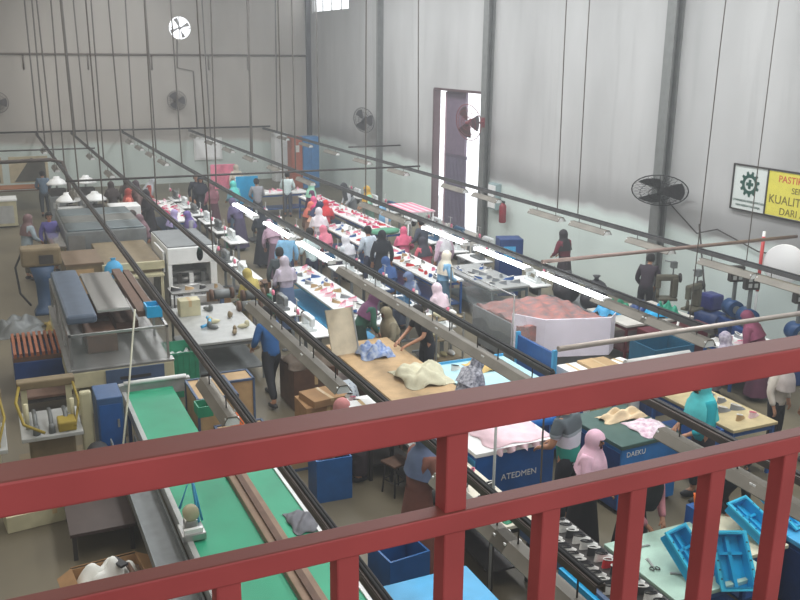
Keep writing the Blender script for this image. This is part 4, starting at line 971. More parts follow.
for k, (x, y, s) in enumerate(((11.2, 15.6, .5), (11.35, 14.9, .42), (11.75, 15.3, .45))):
    o = MB().ball(0, 0, s*.62, s*.62, s*.55, s*.62, 16).lathe([(s*.16, 0), (s*.09, s*.12), (s*.2, s*.26), (.001, s*.27)], 0, 0, s*1.18, 10).obj('black_bag', mat('black_plastic_bag', (.035, .035, .04), .3, 0, .2, 8, .5)); o.location = (x, y, .0 if k < 2 else .0)
    o.location.z = .65; tag(o, 'knotted black plastic sack on the low bench behind the white banner bin, %s' % ('furthest', 'nearest', 'rightmost')[k], 'sack')
table('low steel bench carrying the black sacks behind the white banner bin', 11.45, 15.5, .95, 1.5, .65, MGREY, DSTEEL)
# maroon table with green bags
table('maroon sided table with green and blue bags, right of the white banner', 11.9, 14.0, 1.7, 1.3, .8, mat('white_laminate', hx(200, 196, 188), .4), MAROON)
t = thing('maroon_cupboard', 'maroon cupboard with a leaning pale strut below the fourth rail', 'cupboard', 12.0, 13.1, 0)
MB().box(0, 0, 0, 1.5, .35, .76, bev=.01).obj('body', MAROON, t); MB().box(0, -.18, .05, .03, .01, .66).obj('door_gap', BLACK, t)
o = MB().tube([(0, 0, 0), (.45, .15, .95)], .022, 7).obj('strut', OFFW); o.location = (11.5, 12.75, 0); tag(o, 'pale wooden strut leaning against the maroon cupboard', 'stick')
for k, (x, y, m_, l) in enumerate(((11.2, 14.2, LBLUE, 'light blue'), (11.6, 14.35, GREEN, 'bright green'), (12.0, 14.1, DBLUE, 'dark blue'), (12.35, 13.75, mat('sea_green', hx(32, 150, 120), .4), 'sea green'), (12.0, 13.65, CYAN, 'turquoise'))):
    heap('%s plastic bag lying on the maroon sided table' % l, x, y, .8, .48, .4, .28, m_, 'plastic_bag', 'bag', seed=50+k)
# right side machines by the wall
POST(13.05, 13.75, 0, .3, 'tall grey post-bed machine with a top motor in front of the right wall')
POST(13.1, 14.6, 0, -.4, 'second post-bed machine, just behind the tall one at the right wall')
person('person with black hair bent over the post-bed machine near the right wall', 13.2, 15.4, E_+.7, 'bend', cloth((52, 42, 52)), cloth((40, 40, 46)), None)
t = thing('compressor', 'dark blue compressor standing against the right wall beside the post-bed machines', 'compressor', 13.7, 13.9, 0)
MB().tube([(0, -.4, .45), (0, .4, .45)], .26, 16).obj('tank', DBLUE, t); MB().box(0, 0, .7, .35, .4, .35, bev=.05).obj('pump', mat('indigo_metal', hx(40, 48, 110), .4), t)
for b in (-.3, .3): MB().box(0, b, 0, .4, .06, .22).obj('foot', DSTEEL, t)
for k, (x, y) in enumerate(((13.3, 13.0), (13.1, 12.4), (13.2, 11.3))):
    t = thing('press_machine', 'blue round-headed riveting press with a dark gauge box by the right wall, %s' % ('leftmost', 'middle', 'rightmost')[k], 'machine', x+.1, y, 0, -.3, 'riveting presses by the right wall')
    MB().box(0, 0, 0, .4, .4, .8, bev=.03).obj('stand', DBLUE, t); MB().tube([(0, -.16, 1.0), (0, .16, 1.0)], .17, 18).obj('wheel_housing', mat('press_blue', hx(24, 66, 112), .4), t)
    MB().tube([(0, -.18, 1.0), (0, -.16, 1.0)], .08, 14).obj('hub', STEEL, t)
    each(MB().box(0, 0, .8, .15, .2, .1).box(0, 0, 1.14, .06, .06, .41), 'neck', IRON, t); b_ = MB().box(0, 0, 1.55, .3, .14, .32, bev=.02).obj('gauge_box', DSTEEL, t)
    for a in (-.06, .06):
        for c in (.08, .2): MB().box(a, -.075, 1.55+c-.03, .07, .01, .08).obj('gauge', LGREY, b_)
t = thing('round_panel', 'big white oval panel between red and white poles by the right wall', 'panel', 13.95, 12.35, 0, -.9)
MB().lathe([(.001, -.02), (.37, -.02), (.39, 0), (.37, .02), (.001, .02)], 0, 0, 2.0, 32, 'y').obj('disc', mat('bright_white_disc', (.9, .9, .9), .5, 0, 0), t)
for a in (-.43, .43):
    MB().tube([(a, 0, 0), (a, 0, 2.6)], .03, 8).obj('pole', WHITE, t); MB().tube([(a, -.01, 1.4), (a, -.01, 2.5)], .034, 8).obj('red_sleeve', mat('red_sleeve', hx(200, 70, 70), .4), t)
pipe([(XR-.2, 15.0, 2.3), (14.0, 14.6, 1.6), (13.9, 14.3, .9), (13.8, 14.0, .3)], .02, DSTEEL, 'dark cable hanging down in front of the right wall below the sign', 'cable', 'cable')
pipe([(XR-.06, 16.2, 2.6), (XR-.06, 15.2, 2.05), (XR-.06, 14.6, 2.25), (XR-.06, 13.4, 2.0), (XR-.06, 11.5, 2.1)], .015, DSTEEL, 'thin cable sagging along the right wall under the safety sign', 'cable', 'cable')
# ================================================================== RIGHT FOREGROUND
def cab(label, x, y, sx, sy, h, body, top, side=None, rz=0, txt=None, name='machine_cabinet'):
    t = thing(name, label, 'machine', x, y, 0, rz)
    MB().box(0, 0, .06, sx, sy, h-.12, bev=.015).obj('body', body, t); MB().box(0, 0, h-.06, sx+.04, sy+.04, .06, bev=.01).obj('top', top, t)
    MB().box(0, 0, 0, sx-.1, sy-.1, .06).obj('plinth', DSTEEL, t)
    if side: MB().box(-sx/2-.006, 0, .08, .012, sy-.04, h-.2).obj('side_panel', side, t)
    if txt: text(t, 'lettering', txt[0], txt[1], WHITE, (txt[2], -sy/2-.006, txt[3]), (PI/2, 0, 0), .002)
    return t
cab('deep blue machine cabinet topped with white-pink cloth, in front of the striped shirt', 5.95, 9.62, 1.2, .9, .95, mat('royal_blue', hx(22, 88, 158), .35), WHITE, LBLUE, 0, ('ATEDMEN', .12, -.22, .5))
o = heap('white and pink lace cloth spread over the deep blue cabinet', 6.05, 9.62, .95, .95, .8, .06, LPINK, 'lace_cloth', 'cloth', seed=61, folds=12)
o = MB().sheet(lambda u, v: ((u-.5)*.9, -.02-.05*math.sin(u*30)*v, -.07*v*(1+.35*math.sin(u*40))), 40, 6).obj('cloth_fringe', LPINK); o.parent = None; o.location = (6.08, 9.15, .975); tag(o, 'scalloped pink-white fringe hanging over the front of the deep blue cabinet', 'cloth')
t = thing('tarpaulin_roll', 'folded royal blue tarpaulin on a bench behind the deep blue cabinet', 'tarpaulin', 6.55, 10.42, 0)
MB().box(0, 0, 0, 1.2, .5, .7).obj('bench_box', DBLUE, t)
MB().sheet(lambda u, v: ((u-.5)*1.3, (v-.5)*.75, .75+.17*abs(math.sin(PI*v))**.6*(1+.12*math.sin(v*22+u*2))), 20, 24, .04).obj('folds', mat('tarpaulin_blue', hx(26, 104, 178), .35, 0, .1), t)
table('shoe rack table with black and white soles behind the near railing post', 5.03, 10.0, .55, 1.3, .85, LGREY, DSTEEL)
strew(['black', 'white'], 4.78, 5.28, 9.42, 10.6, .85, 8, 'COL shoe upper on the rack table left of the deep blue cabinet', 'COL uppers on the rack table', 8, rzr=.5)
table('white bench with shoe pieces in front of the brown dress', 4.98, 8.5, .6, 1.7, .8, mat('cream_top', hx(214, 208, 190), .5), DSTEEL)
strew(['black', 'white', 'pale', 'tan'], 4.7, 5.24, 7.8, 9.3, .8, 11, 'COL shoe upper on the white bench by the brown dress', 'COL uppers on the white bench', 11)
heap('crumpled green and white bag at the near end of the white bench', 5.05, 7.85, .8, .3, .3, .12, GREEN, 'plastic_bag', 'bag', seed=66)
person('person in a grey, white and teal striped shirt at the deep blue cabinet', 6.33, 8.55, N+.45, 'stand', striped(), cloth((34, 36, 44)), None, s=1.12, long_sleeve=False, hairc=(20, 16, 16))
person('person in a long pale pink headscarf and black dress behind the striped shirt', 6.14, 7.95, E_-.9, 'stand', cloth((226, 184, 202)), cloth((26, 24, 28)), cloth((232, 190, 208)), skirt=True)
table('mint topped bench with folded mint cloth behind the blue cabinet pair', 7.78, 10.6, 1.2, .9, .88, MINT, BLUE)
heap('folded mint cloth pile on the mint topped bench', 7.45, 10.55, .88, .9, .7, .2, mat('mint_cloth', hx(176, 206, 192), .8, bump=.4), seed=71)
heap('salmon and cream cloth pile on the right of the mint bench', 8.05, 10.6, .88, .45, .6, .22, mat('salmon_cloth', hx(226, 170, 150), .8, bump=.4), seed=72)
cab('blue machine cabinet with dark green top and cloth, right of the striped shirt', 7.62, 9.1, 1.0, 1.1, 1.0, mat('bright_machine_blue', hx(30, 116, 186), .35), mat('dark_green_top', hx(62, 92, 86), .4), DBLUE, .05, ('DAEKU', .1, -.42, .82))
heap('mauve and white laced cloth on the dark green cabinet top', 7.85, 8.85, 1.0, .5, .55, .09, mat('mauve_lace', hx(206, 166, 186), .8, tone2=hx(236, 226, 230), scale=16, bump=.4), seed=73, folds=14)
heap('cream and tan padded roll on the dark green cabinet top', 7.75, 9.3, 1.0, .7, .28, .15, mat('cream_tan_pad', hx(220, 196, 160), .8), seed=74)
person('person in a teal headscarf and teal tunic with dark trousers', 8.45, 8.45, W_-.2, 'stand', cloth((20, 160, 172)), cloth((44, 40, 48)), cloth((86, 204, 208)), s=1.1)
table('tan topped table with white piece stacks, right of the teal headscarf', 9.6, 9.5, .85, 1.75, .82, mat('tan_top', hx(188, 172, 132), .5), BLUE, lip=None)
strew(['white', 'pale', 'grey', 'tan'], 9.22, 9.96, 8.75, 10.3, .82, 12, 'COL shoe upper stacked on the tan topped table', 'COL uppers on the tan topped table', 15, rzr=.4)
crate('blue box of violet pieces hooked to the left of the tan topped table', 8.95, 9.0, 0, .35, .5, .8, BLUE, slots=False, name='tub', cat='tub', fill=mat('violet_pieces', hx(96, 100, 170), .8))
person('person in a white shirt and black trousers walking behind the right end of the railing', 10.55, 9.15, S_+.3, 'idle', cloth((206, 198, 188)), cloth((26, 26, 32)), cloth((190, 180, 176)), long_sleeve=True)
person('person in navy overalls at the far right edge behind the railing', 10.85, 8.65, W_, 'idle', cloth((34, 44, 70)), cloth((26, 34, 60)), cloth((40, 42, 60)))
person('person in a maroon headscarf and maroon tunic in front of the blue presses', 12.1, 10.95, N+.4, 'bend', cloth((128, 64, 88)), cloth((90, 50, 70)), cloth((132, 66, 92)), skirt=True)
person('person in a pale patterned headscarf left of the maroon headscarf', 11.45, 11.0, N, 'sit', cloth((196, 188, 200)), cloth((140, 130, 140)), cloth((204, 196, 206), (140, 130, 150)), skirt=True)
table('white steel bench among the blue presses at the right', 12.45, 11.75, 1.2, .8, .78, WHITE, BLUE)
strew(['white', 'pale', 'grey'], 11.95, 12.95, 11.5, 12.1, .78, 6, 'COL shoe upper on the bench among the blue presses', 'COL uppers by the blue presses', 19)
# bottom right: mint desk, cyan machine heads
table('mint topped desk at the bottom right behind the balusters', 6.29, 6.35, 1.25, 1.15, .8, MINT, BLUE)
table('cream topped side table between the turquoise crates', 7.2, 6.55, .6, .9, .8, mat('pale_cream_top', hx(220, 214, 186), .5), BLUE)
def cyan_shell(label, x, y, z, rz, tilt):
    """deep turquoise moulded tray with ribbed rim, set on edge"""
    t = thing('moulded_tray', label, 'tray', x, y, z, rz); t.rotation_euler = (tilt, .12, rz)
    w, l, h = .34, .54, .12
    MB().box(0, 0, 0, w, l, .015).box(w/2, 0, 0, .02, l, h).box(-w/2, 0, 0, .02, l, h).box(0, l/2, 0, w, .02, h).box(0, -l/2, 0, w, .02, h).obj('shell', CYAN, t)
    MB().box(0, .0, .015, .04, l-.04, .05).box(0, .08, .015, w-.04, .03, .05).obj('rib', CYAN, t)
    mb = MB()
    for s in (-1, 1): mb.box(s*(w/2+.02), 0, h-.02, .05, l+.06, .02); mb.box(0, s*(l/2+.01), h-.02, w, .04, .02)
    mb.obj('rim', mat('light_turquoise', hx(60, 190, 226), .35, 0, .05), t)
    mb = MB()
    for s in (-1, 1):
        for k in range(5): mb.box(s*(w/2+.02), -.18+k*.09, h-.002, .014, .014, .006)
    mb.obj('rivets', BLACK, t); return t
cyan_shell('turquoise moulded tray propped up on the mint desk, left of the thick baluster', *at(684, 556, .95), .92, .35, .75)
cyan_shell('turquoise moulded tray propped up right of the thick baluster', *at(728, 560, .95), .92, -.2, .85)
cyan_shell('turquoise moulded tray on the cream side table', *at(752, 522, .95), .9, .3, .45)
cyan_shell('turquoise moulded tray at the right edge behind the last baluster', 7.85, 6.55, .9, .2, .5)
cab('blue machine cabinet at the bottom right corner', 7.92, 6.2, .7, .9, .85, BLUE, LBLUE, DBLUE)
for k, (x, y) in enumerate(((5.95, 6.7), (5.85, 6.35), (6.05, 6.1), (6.3, 6.0))):
    t = thing('shears', 'pair of black handled shears on the mint desk', 'shears', x, y, .8, k*1.3, 'shears on the mint desk')
    MB().box(.07, 0, 0, .15, .02, .008, rz=.1).box(.07, 0, .008, .15, .02, .008, rz=-.1).obj('blades', STEEL, t)
    for s in (-1, 1): MB().tube([(-.05+.03*math.cos(a*PI/4), s*.03+.022*math.sin(a*PI/4), .012) for a in range(9)], .006, 5).obj('handle', BLACK, t)
person('person in a dark tunic with pink sleeves leaning over the mint desk', 6.45, 7.42, S_+.2, 'bend', cloth((196, 130, 136)), cloth((24, 24, 28)), cloth((30, 28, 32)), skirt=True, s=.95)
person('person with long dark hair and a dark top behind the turquoise trays', 7.5, 7.2, S_, 'bend', cloth((36, 32, 34)), cloth((30, 30, 34)), None, 'long_hair', hairc=(40, 32, 28))
t = thing('scissor_holder', 'small holder of orange and yellow pens beside the turquoise trays', 'holder', 6.95, 6.9, .0)
MB().box(0, 0, 0, .2, .2, .98).obj('stand', BLUE, t)
for k in range(5): MB().tube([(-.06+k*.03, 0, .98), (-.08+k*.04, .01, 1.16)], .012, 6).obj('pen', (ORANGE, YELLOW)[k % 2], t)
# shoe conveyor
t = thing('belt_conveyor', 'dark belt conveyor carrying rows of shoe soles, at the bottom between two balusters', 'conveyor', 5.35, 4.4, 0)
MB().box(0, 1.6, .74, .55, 3.2, .05).obj('belt', DSTEEL, t); MB().box(-.31, 1.6, .7, .05, 3.2, .12).obj('side_rail', STBLUE, t); MB().box(-.36, 1.8, .68, .05, 1.1, .1).obj('cyan_strip', CYAN, t)
for b in (.3, 2.9):
    for a in (-.26, .26): MB().box(a, b, 0, .05, .05, .74).obj('leg', BLUE, t)
for i in range(22):
    for j in range(2):
        red = i == 14 and j == 1; k = 'red' if red else ('white', 'black')[(i+j*2) % 3 == 0]
        UP[k](5.215+j*.275, 4.75+i*.13, .79, .12, 'single red shoe upper among the rows on the dark belt conveyor' if red else '%s shoe upper in the rows on the dark belt conveyor' % k, 'uppers in rows on the dark belt')
pipe([(4.6, 7.5, 0), (4.6, 7.5, 2.4)], .016, LGREY, 'thin grey floor pole beside the small white cup, right of the railing post', 'pole', 'pole')
t = thing('cup', 'small white cup on the floor between the railing posts', 'cup', 4.93, 8.1, 0)
MB().lathe([(.001, 0), (.04, 0), (.055, .1), (.05, .1), (.036, .01), (.001, .01)]).obj('body', WHITE, t); MB().tube([(.05, 0, .08), (.08, 0, .07), (.07, 0, .03), (.045, 0, .025)], .006, 5).obj('handle', WHITE, t)
# ================================================================== CENTRE BACK: sewing rows
OBST = []
def collect():
    bpy.context.view_layer.update(); OBST.clear()
    for o in D.objects:
        if o.parent is not None or o.get('kind') == 'structure' or 'label' not in o: continue
        ps = []
        def rec(q):
            if q.type == 'MESH': ps.extend(q.matrix_world @ Vector(c) for c in q.bound_box)
            for c in q.children: rec(c)
        rec(o)
        if not ps: continue
        z0, z1 = min(v.z for v in ps), max(v.z for v in ps)
        if z0 > 1.85 or z1 < .12 or (max(v.x for v in ps)-min(v.x for v in ps) > 8): continue
        OBST.append((min(v.x for v in ps), max(v.x for v in ps), min(v.y for v in ps), max(v.y for v in ps)))
def clear(x0, x1, y0, y1): return not any(a < x1 and b > x0 and c < y1 and d > y0 for a, b, c, d in OBST)
def spot(x, y, hx_, hy, maxr=1.6):
    """nearest free floor rectangle to x,y"""
    best = None
    for i in range(-16, 17):
        for j in range(-16, 17):
            dx, dy = i*.1, j*.1; q = math.hypot(dx, dy*.55)
            if q <= maxr and (best is None or q < best[0]) and clear(x+dx-hx_, x+dx+hx_, y+dy-hy, y+dy+hy) and x+dx+hx_ < XR-.3: best = (q, x+dx, y+dy)
    if best: x, y = best[1:]
    OBST.append((x-hx_, x+hx_, y-hy, y+hy)); return x, y, best is not None
def row(xs, y0, n, dy, rz, protos, txt, group, name=None):
    collect(); i = 0
    for k in range(n):
        x = xs+rnd(-.04, .04); y = y0+k*dy
        if not clear(x-.27, x+.27, y-.54, y+.54): continue
        pr = protos[k % len(protos)]; pr(x, y, 0, rz, '%s %s, %s' % ({id(SEW_W): 'white', id(SEW_B): 'blue', id(SEW_G): 'grey'}[id(pr)], txt, POSW[i]), group); i += 1
# long benches with bright pieces
table('long narrow bench heaped with pink and white pieces under the fourth rail', 9.45, 21.5, .8, 7.5, .82, WHITE, BLUE)
strew(['pink', 'white', 'pale', 'red', 'grey', 'blue', 'tan'], 9.12, 9.78, 17.9, 25.1, .82, 40, 'COL shoe upper on the long bench under the fourth rail', 'COL uppers under the fourth rail', 21)
table('long narrow bench heaped with magenta and red pieces between the right rails', 10.6, 27.2, .8, 7.5, .82, WHITE, BLUE)
strew(['magenta', 'pink', 'red', 'white', 'pale'], 10.27, 10.93, 23.6, 30.8, .82, 42, 'COL shoe upper on the long bench between the fourth and fifth rails', 'COL uppers between the right rails', 22)
table('bench of pink pieces in the left middle, far back beside the second rail', 5.4, 29.6, .8, 4.2, .82, WHITE, BLUE)
strew(['pink', 'magenta', 'white', 'pale'], 5.07, 5.73, 27.6, 31.6, .82, 22, 'COL shoe upper on the far bench beside the second rail', 'COL uppers beside the second rail', 23)
table('white topped bench far back in front of the lockers', 9.6, 32.2, 2.6, .9, .82, WHITE, BLUE)
strew(['pink', 'pale', 'white'], 8.4, 10.8, 31.9, 32.5, .82, 12, 'COL shoe upper on the white bench in front of the lockers', 'COL uppers in front of the lockers', 24)
table('white bench with clutter right of the lilac headscarf', 6.6, 17.9, .8, 5.2, .8, mat('grey_white_top', hx(196, 200, 200), .5), LBLUE)
strew(['white', 'pale', 'blue', 'grey', 'tan'], 6.28, 6.92, 15.5, 20.3, .8, 30, 'COL shoe upper on the cluttered white bench in the centre', 'COL uppers on the centre bench', 25)
table('big grey bench of small machines below the lit fourth rail tubes', 10.48, 17.9, 1.0, 2.4, .82, LGREY, mat('teal_grey', hx(86, 104, 110), .5))
strew(['grey', 'white', 'blue'], 10.03, 10.93, 16.9, 19.0, .82, 14, 'COL shoe upper on the grey bench below the lit tubes', 'COL uppers on the grey bench', 26)
t = thing('display_table', 'pink and white striped awning-like table top on poles in the right background', 'table', 11.5, 24.2, 0)
MB().box(0, 0, 1.35, .9, 1.6, .04).obj('top', LPINK, t)
for k in range(4): MB().box(-.35+k*.23, 0, 1.392, .1, 1.6, .004).obj('stripe', PINK, t)
for a in (-.4, .4):
    for b in (-.75, .75): MB().tube([(a, b, 0), (a, b, 1.35)], .025, 7).obj('pole', WHITE, t)
o = MB().lathe([(.001, 0), (.4, 0), (.44, .04), (.42, .1), (.3, .12), (.001, .12)], sx=1, sy=.6).obj('oval_tray', mat('soft_green', hx(84, 150, 120), .5)); o.location = (10.05, 22.75, .98); tag(o, 'green oval tray on a white stand in the right middle of the pink row', 'tray')
t = thing('tray_stand', 'white stand under the green oval tray', 'stand', 10.05, 22.75, 0); MB().lathe([(.001, 0), (.2, 0), (.05, .04), (.04, .9), (.2, .98), (.001, .98)]).obj('column', WHITE, t)
# lockers in the back corner
t = thing('locker', 'white tall cupboard in the back corner left of the orange-brown one', 'cupboard', 12.55, 40.6, 0); MB().box(0, 0, 0, .65, .6, 2.2, bev=.01).obj('body', WHITE, t); MB().box(0, -.31, .1, .55, .02, 2.0).obj('door', WHITE, t)
t = thing('locker', 'orange-brown tall cupboard between the white and blue ones in the back corner', 'cupboard', 12.5, 38.2, 0); MB().box(0, 0, 0, .5, .6, 2.25, bev=.01).obj('body', mat('rust_orange', hx(168, 92, 70), .5), t); MB().box(0, -.31, .1, .42, .02, 2.0).obj('door', mat('rust_orange'  , (0, 0, 0)), t); MB().box(0, -.32, 1.6, .2, .01, .3).obj('notice', OFFW, t)
t = thing('locker', 'blue tall cupboard nearest the corner column', 'cupboard', 13.15, 38.2, 0); MB().box(0, 0, 0, .75, .6, 2.25, bev=.01).obj('body', mat('locker_blue', hx(64, 124, 178), .45), t)
for a in (-.18, .18): MB().box(a, -.31, .1, .33, .02, 2.0).obj('door', mat('locker_blue', (0, 0, 0)), t)
t = thing('fire_extinguisher', 'red fire extinguisher hanging on the right wall past the doorway', 'fire extinguisher', XR-.2, 23.3, .9)
MB().lathe([(.001, 0), (.1, .0), (.11, .04), (.11, .5), (.05, .6), (.001, .6)], n=16).obj('cylinder', mat('dark_red', hx(134, 36, 48), .4), t); MB().box(0, 0, .6, .05, .16, .06).tube([(0, .05, .62), (0, .16, .5), (0, .13, .15)], .015, 6).obj('valve_and_hose', BLACK, t)
t = thing('electric_panel', 'small grey electric cabinet on the right wall beside the doorway', 'cabinet', XR-.1, 24.0, 1.2, -PI/2); MB().box(0, 0, 0, .5, .18, .8, bev=.01).obj('body', mat('pale_teal_grey', hx(150, 170, 172), .5), t); MB().box(0, -.1, .05, .42, .02, .7).obj('door', WHITE, t)
t = thing('blue_cabinet', 'dark blue cabinet with a pale blue label beside the lit fourth rail tubes', 'cabinet', 11.75, 18.9, 0, -.3); MB().box(0, 0, 0, .6, .5, 1.45, bev=.02).obj('body', DBLUE, t); MB().box(-.05, -.26, .95, .3, .02, .32).obj('label_plate', LBLUE, t)
row(5.35, 15.6, 5, 1.55, W_, [SEW_W, SEW_G, SEW_B], 'sewing machine in the row left of the third rail', 'sewing machines left of the third rail')
row(6.15, 24.4, 6, 1.55, W_, [SEW_W, SEW_G], 'sewing machine far back right of the third rail', 'sewing machines right of the third rail')
row(7.75, 15.2, 9, 1.55, E_, [SEW_W, SEW_B, SEW_W], 'sewing machine in the row left of the fourth rail', 'sewing machines left of the fourth rail')
row(11.3, 17.2, 5, 1.3, E_, [SEW_W, SEW_B, SEW_G], 'sewing machine in the row left of the fifth rail', 'sewing machines left of the fifth rail')
row(12.35, 19.2, 8, 1.6, W_, [SEW_W, SEW_W, SEW_B], 'sewing machine between fifth rail and right wall', 'sewing machines by the right wall')
# workers of the rows
collect()
random.seed(11)
PPL = [ # px head, py head, z head, rz, pose, top, bottom, scarf, label
 (112, 186, 1.5, .3, 'stand', (64, 56, 54), (50, 46, 44), (58, 48, 46), 'person with a dark brown headscarf, leftmost of the dark group by the second rail'),
 (126, 181, 1.55, -.4, 'idle', (84, 74, 66), (52, 50, 48), (70, 60, 54), 'person in taupe clothes and brown headscarf in the dark group by the second rail'),
 (141, 184, 1.5, W_, 'stand', (76, 66, 70), (52, 50, 48), (66, 54, 60), 'person in mauve-brown clothes, middle of the dark group by the second rail'),
 (153, 188, 1.5, W_, 'bend', (112, 92, 88), (52, 50, 48), (96, 74, 70), 'person in dusty rose bending over, right of the middle of the dark group'),
 (165, 193, 1.5, W_, 'stand', (48, 44, 48), (42, 40, 44), (44, 40, 44), 'person in charcoal with a charcoal headscarf, rightmost of the dark group'),
 (146, 214, 1.25, W_, 'sit', (128, 100, 108), (70, 60, 66), (124, 98, 104), 'person in dull pink seated low beyond the long oven'),
 (128, 205, 1.3, W_, 'sit', (60, 54, 52), (60, 54, 52), (66, 58, 54), 'person in dark olive-brown seated at the edge of the long oven'),
 (187, 176, 1.6, S_, 'idle', (30, 32, 44), (30, 32, 40), None, 'person in a black jacket, leftmost of the two black jackets under the wall fan'),
 (200, 178, 1.6, S_, 'idle', (28, 30, 42), (30, 32, 40), (34, 36, 48), 'person in a black jacket and dark headscarf, right of the other black jacket'),
 (213, 188, 1.5, .4, 'stand', (150, 96, 108), (80, 50, 60), (128, 82, 92), 'person in a rose-brown headscarf and rose clothes right of the black jackets'),
 (210, 208, 1.3, W_, 'sit', (150, 150, 160), (80, 80, 100), (112, 96, 158), 'person in a violet headscarf seated in front of the black jackets'),
 (235, 184, 1.55, .5, 'stand', (104, 150, 168), (70, 90, 110), (96, 204, 196), 'person in an aqua headscarf standing left of the bright blue square'),
 (239, 203, 1.45, .4, 'bend', (96, 88, 124), (80, 74, 100), (98, 90, 124), 'person in a dusky violet headscarf and dress in front of the aqua headscarf'),
 (236, 166, 1.6, 0, 'idle', (196, 190, 176), (120, 110, 100), (190, 180, 164), 'person in cream clothes far back beside the pink banner'),
 (257, 183, 1.5, 0, 'stand', (150, 150, 156), (60, 60, 66), None, 'person with black hair in a grey shirt right of the bright blue square'),
 (287, 176, 1.5, -.4, 'stand', (206, 222, 222), (70, 76, 90), None, 'person with black hair in a white shirt below the lockers'),
 (262, 214, 1.5, 0, 'stand', (40, 46, 56), (34, 38, 46), (44, 50, 60), 'person in dark slate clothes beside the lit tubes of the third rail'),
 (275, 224, 1.5, .2, 'bend', (168, 140, 158), (110, 90, 104), (176, 148, 164), 'person in a pale mauve headscarf bending left of the light blue shirt'),
 (290, 236, 1.55, -.2, 'idle', (128, 178, 212), (44, 56, 86), None, 'person in a light blue shirt with dark hair under the lit tubes'),
 (312, 242, 1.5, .2, 'stand', (202, 220, 220), (40, 48, 72), None, 'person in a white shirt right of the light blue shirt under the lit tubes'),
 (330, 250, 1.5, -.2, 'idle', (66, 74, 78), (48, 54, 60), None, 'person in a dark grey shirt right of the white shirt under the lit tubes'),
 (289, 268, 1.45, .1, 'stand', (170, 160, 176), (90, 108, 140), (172, 162, 172), 'person in a long lilac-grey headscarf in front of the light blue shirt'),
 (339, 268, 1.4, .4, 'sit', (176, 160, 90), (120, 112, 70), (170, 154, 84), 'person in an olive yellow headscarf and dress in the centre'),
 (318, 203, 1.35, .4, 'sit', (206, 206, 206), (160, 80, 100), (214, 58, 112), 'person in a magenta headscarf in the pink row'),
 (328, 199, 1.35, -.3, 'sit', (196, 70, 80), (130, 60, 70), (210, 54, 62), 'person in a bright red headscarf in the pink row'),
 (339, 197, 1.35, .1, 'sit', (222, 110, 150), (130, 60, 90), (220, 96, 140), 'person in a hot pink headscarf in the pink row'),
 (331, 213, 1.35, .2, 'sit', (226, 166, 96), (150, 110, 70), (228, 172, 104), 'person in an orange-yellow headscarf and top in the pink row'),
 (316, 217, 1.4, -.2, 'stand', (226, 220, 224), (150, 140, 150), (228, 220, 226), 'person in a white headscarf and white top in front of the magenta headscarf'),
 (304, 219, 1.35, .3, 'sit', (222, 120, 150), (160, 90, 110), (224, 130, 150), 'person in a rose pink headscarf, leftmost of the pink row'),
 (350, 233, 1.35, .3, 'sit', (214, 220, 226), (110, 110, 130), (220, 220, 226), 'person in a pale grey-white headscarf under the green oval tray'),
 (370, 236, 1.4, .3, 'stand', (196, 208, 220), (60, 66, 90), None, 'person with dark hair in a pale shirt below the green oval tray'),
 (388, 226, 1.35, -.3, 'sit', (216, 110, 140), (120, 60, 80), (214, 96, 128), 'person in a deep pink headscarf right of the green oval tray'),
 (400, 216, 1.45, .5, 'stand', (70, 76, 90), (40, 44, 54), None, 'person with black hair in a slate shirt behind the fourth rail'),
 (382, 255, 1.35, .1, 'sit', (60, 96, 150), (44, 60, 96), (56, 88, 140), 'person in a deep blue headscarf beside the fourth rail'),
 (408, 232, 1.35, .1, 'sit', (196, 96, 110), (110, 60, 76), (60, 60, 70), 'person in red with a dark headscarf left of the black haired one'),
 (425, 240, 1.5, .2, 'idle', (200, 172, 188), (150, 130, 150), (216, 214, 218), 'person in a white headscarf and long dusty pink tunic in the centre right'),
 (440, 232, 1.5, -.3, 'idle', (34, 38, 46), (34, 38, 46), (32, 36, 44), 'person all in black standing right of the dusty pink tunic'),
 (566, 236, 1.5, .2, 'stand', (116, 44, 60), (50, 40, 46), (50, 46, 50), 'person in a charcoal headscarf and dark red dress by the right wall'),
 (455, 286, 1.35, .3, 'sit', (216, 196, 206), (150, 130, 150), (222, 200, 210), 'person in a very pale pink headscarf beside the clear plastic film'),
 (404, 268, 1.35, W_, 'sit', (110, 124, 150), (80, 90, 110), (96, 112, 146), 'person in a steel blue headscarf under the fourth rail in the centre'),
 (365, 283, 1.35, W_, 'sit', (140, 132, 110), (90, 84, 76), (130, 120, 96), 'person in a khaki headscarf between the rails in the centre'),
]
BOXES = []
for (px, py, z, rz, pose, top, bot, sc, lab) in PPL:
    x, y = at(px, py, z); sk = sc is not None
    x, y, ok = spot(x, y, .31, .31 if pose != 'sit' else .38, 2.2)
    if not ok: continue
    person(lab, x, y, rz, pose, cloth(top), cloth(bot), cloth(sc) if sc else None, skirt=sk)
NAMES = [('ivory', (226, 218, 200)), ('navy', (40, 50, 84)), ('coral', (224, 122, 104)), ('mint green', (150, 206, 180)), ('plum', (98, 56, 88)), ('sky blue', (130, 180, 216)), ('mustard', (196, 156, 62)), ('charcoal', (54, 56, 60)), ('lavender', (176, 164, 208)), ('brick red', (156, 66, 56)), ('silver grey', (176, 180, 184)), ('bottle green', (40, 86, 70)), ('peach', (236, 184, 156)), ('black', (30, 30, 34)), ('cobalt', (46, 84, 160)), ('fuchsia', (206, 62, 134)), ('sand', (196, 178, 142)), ('slate', (92, 106, 122)), ('white', (228, 228, 230)), ('cocoa', (104, 78, 64)), ('jade', (60, 150, 128)), ('wine', (112, 36, 54))]
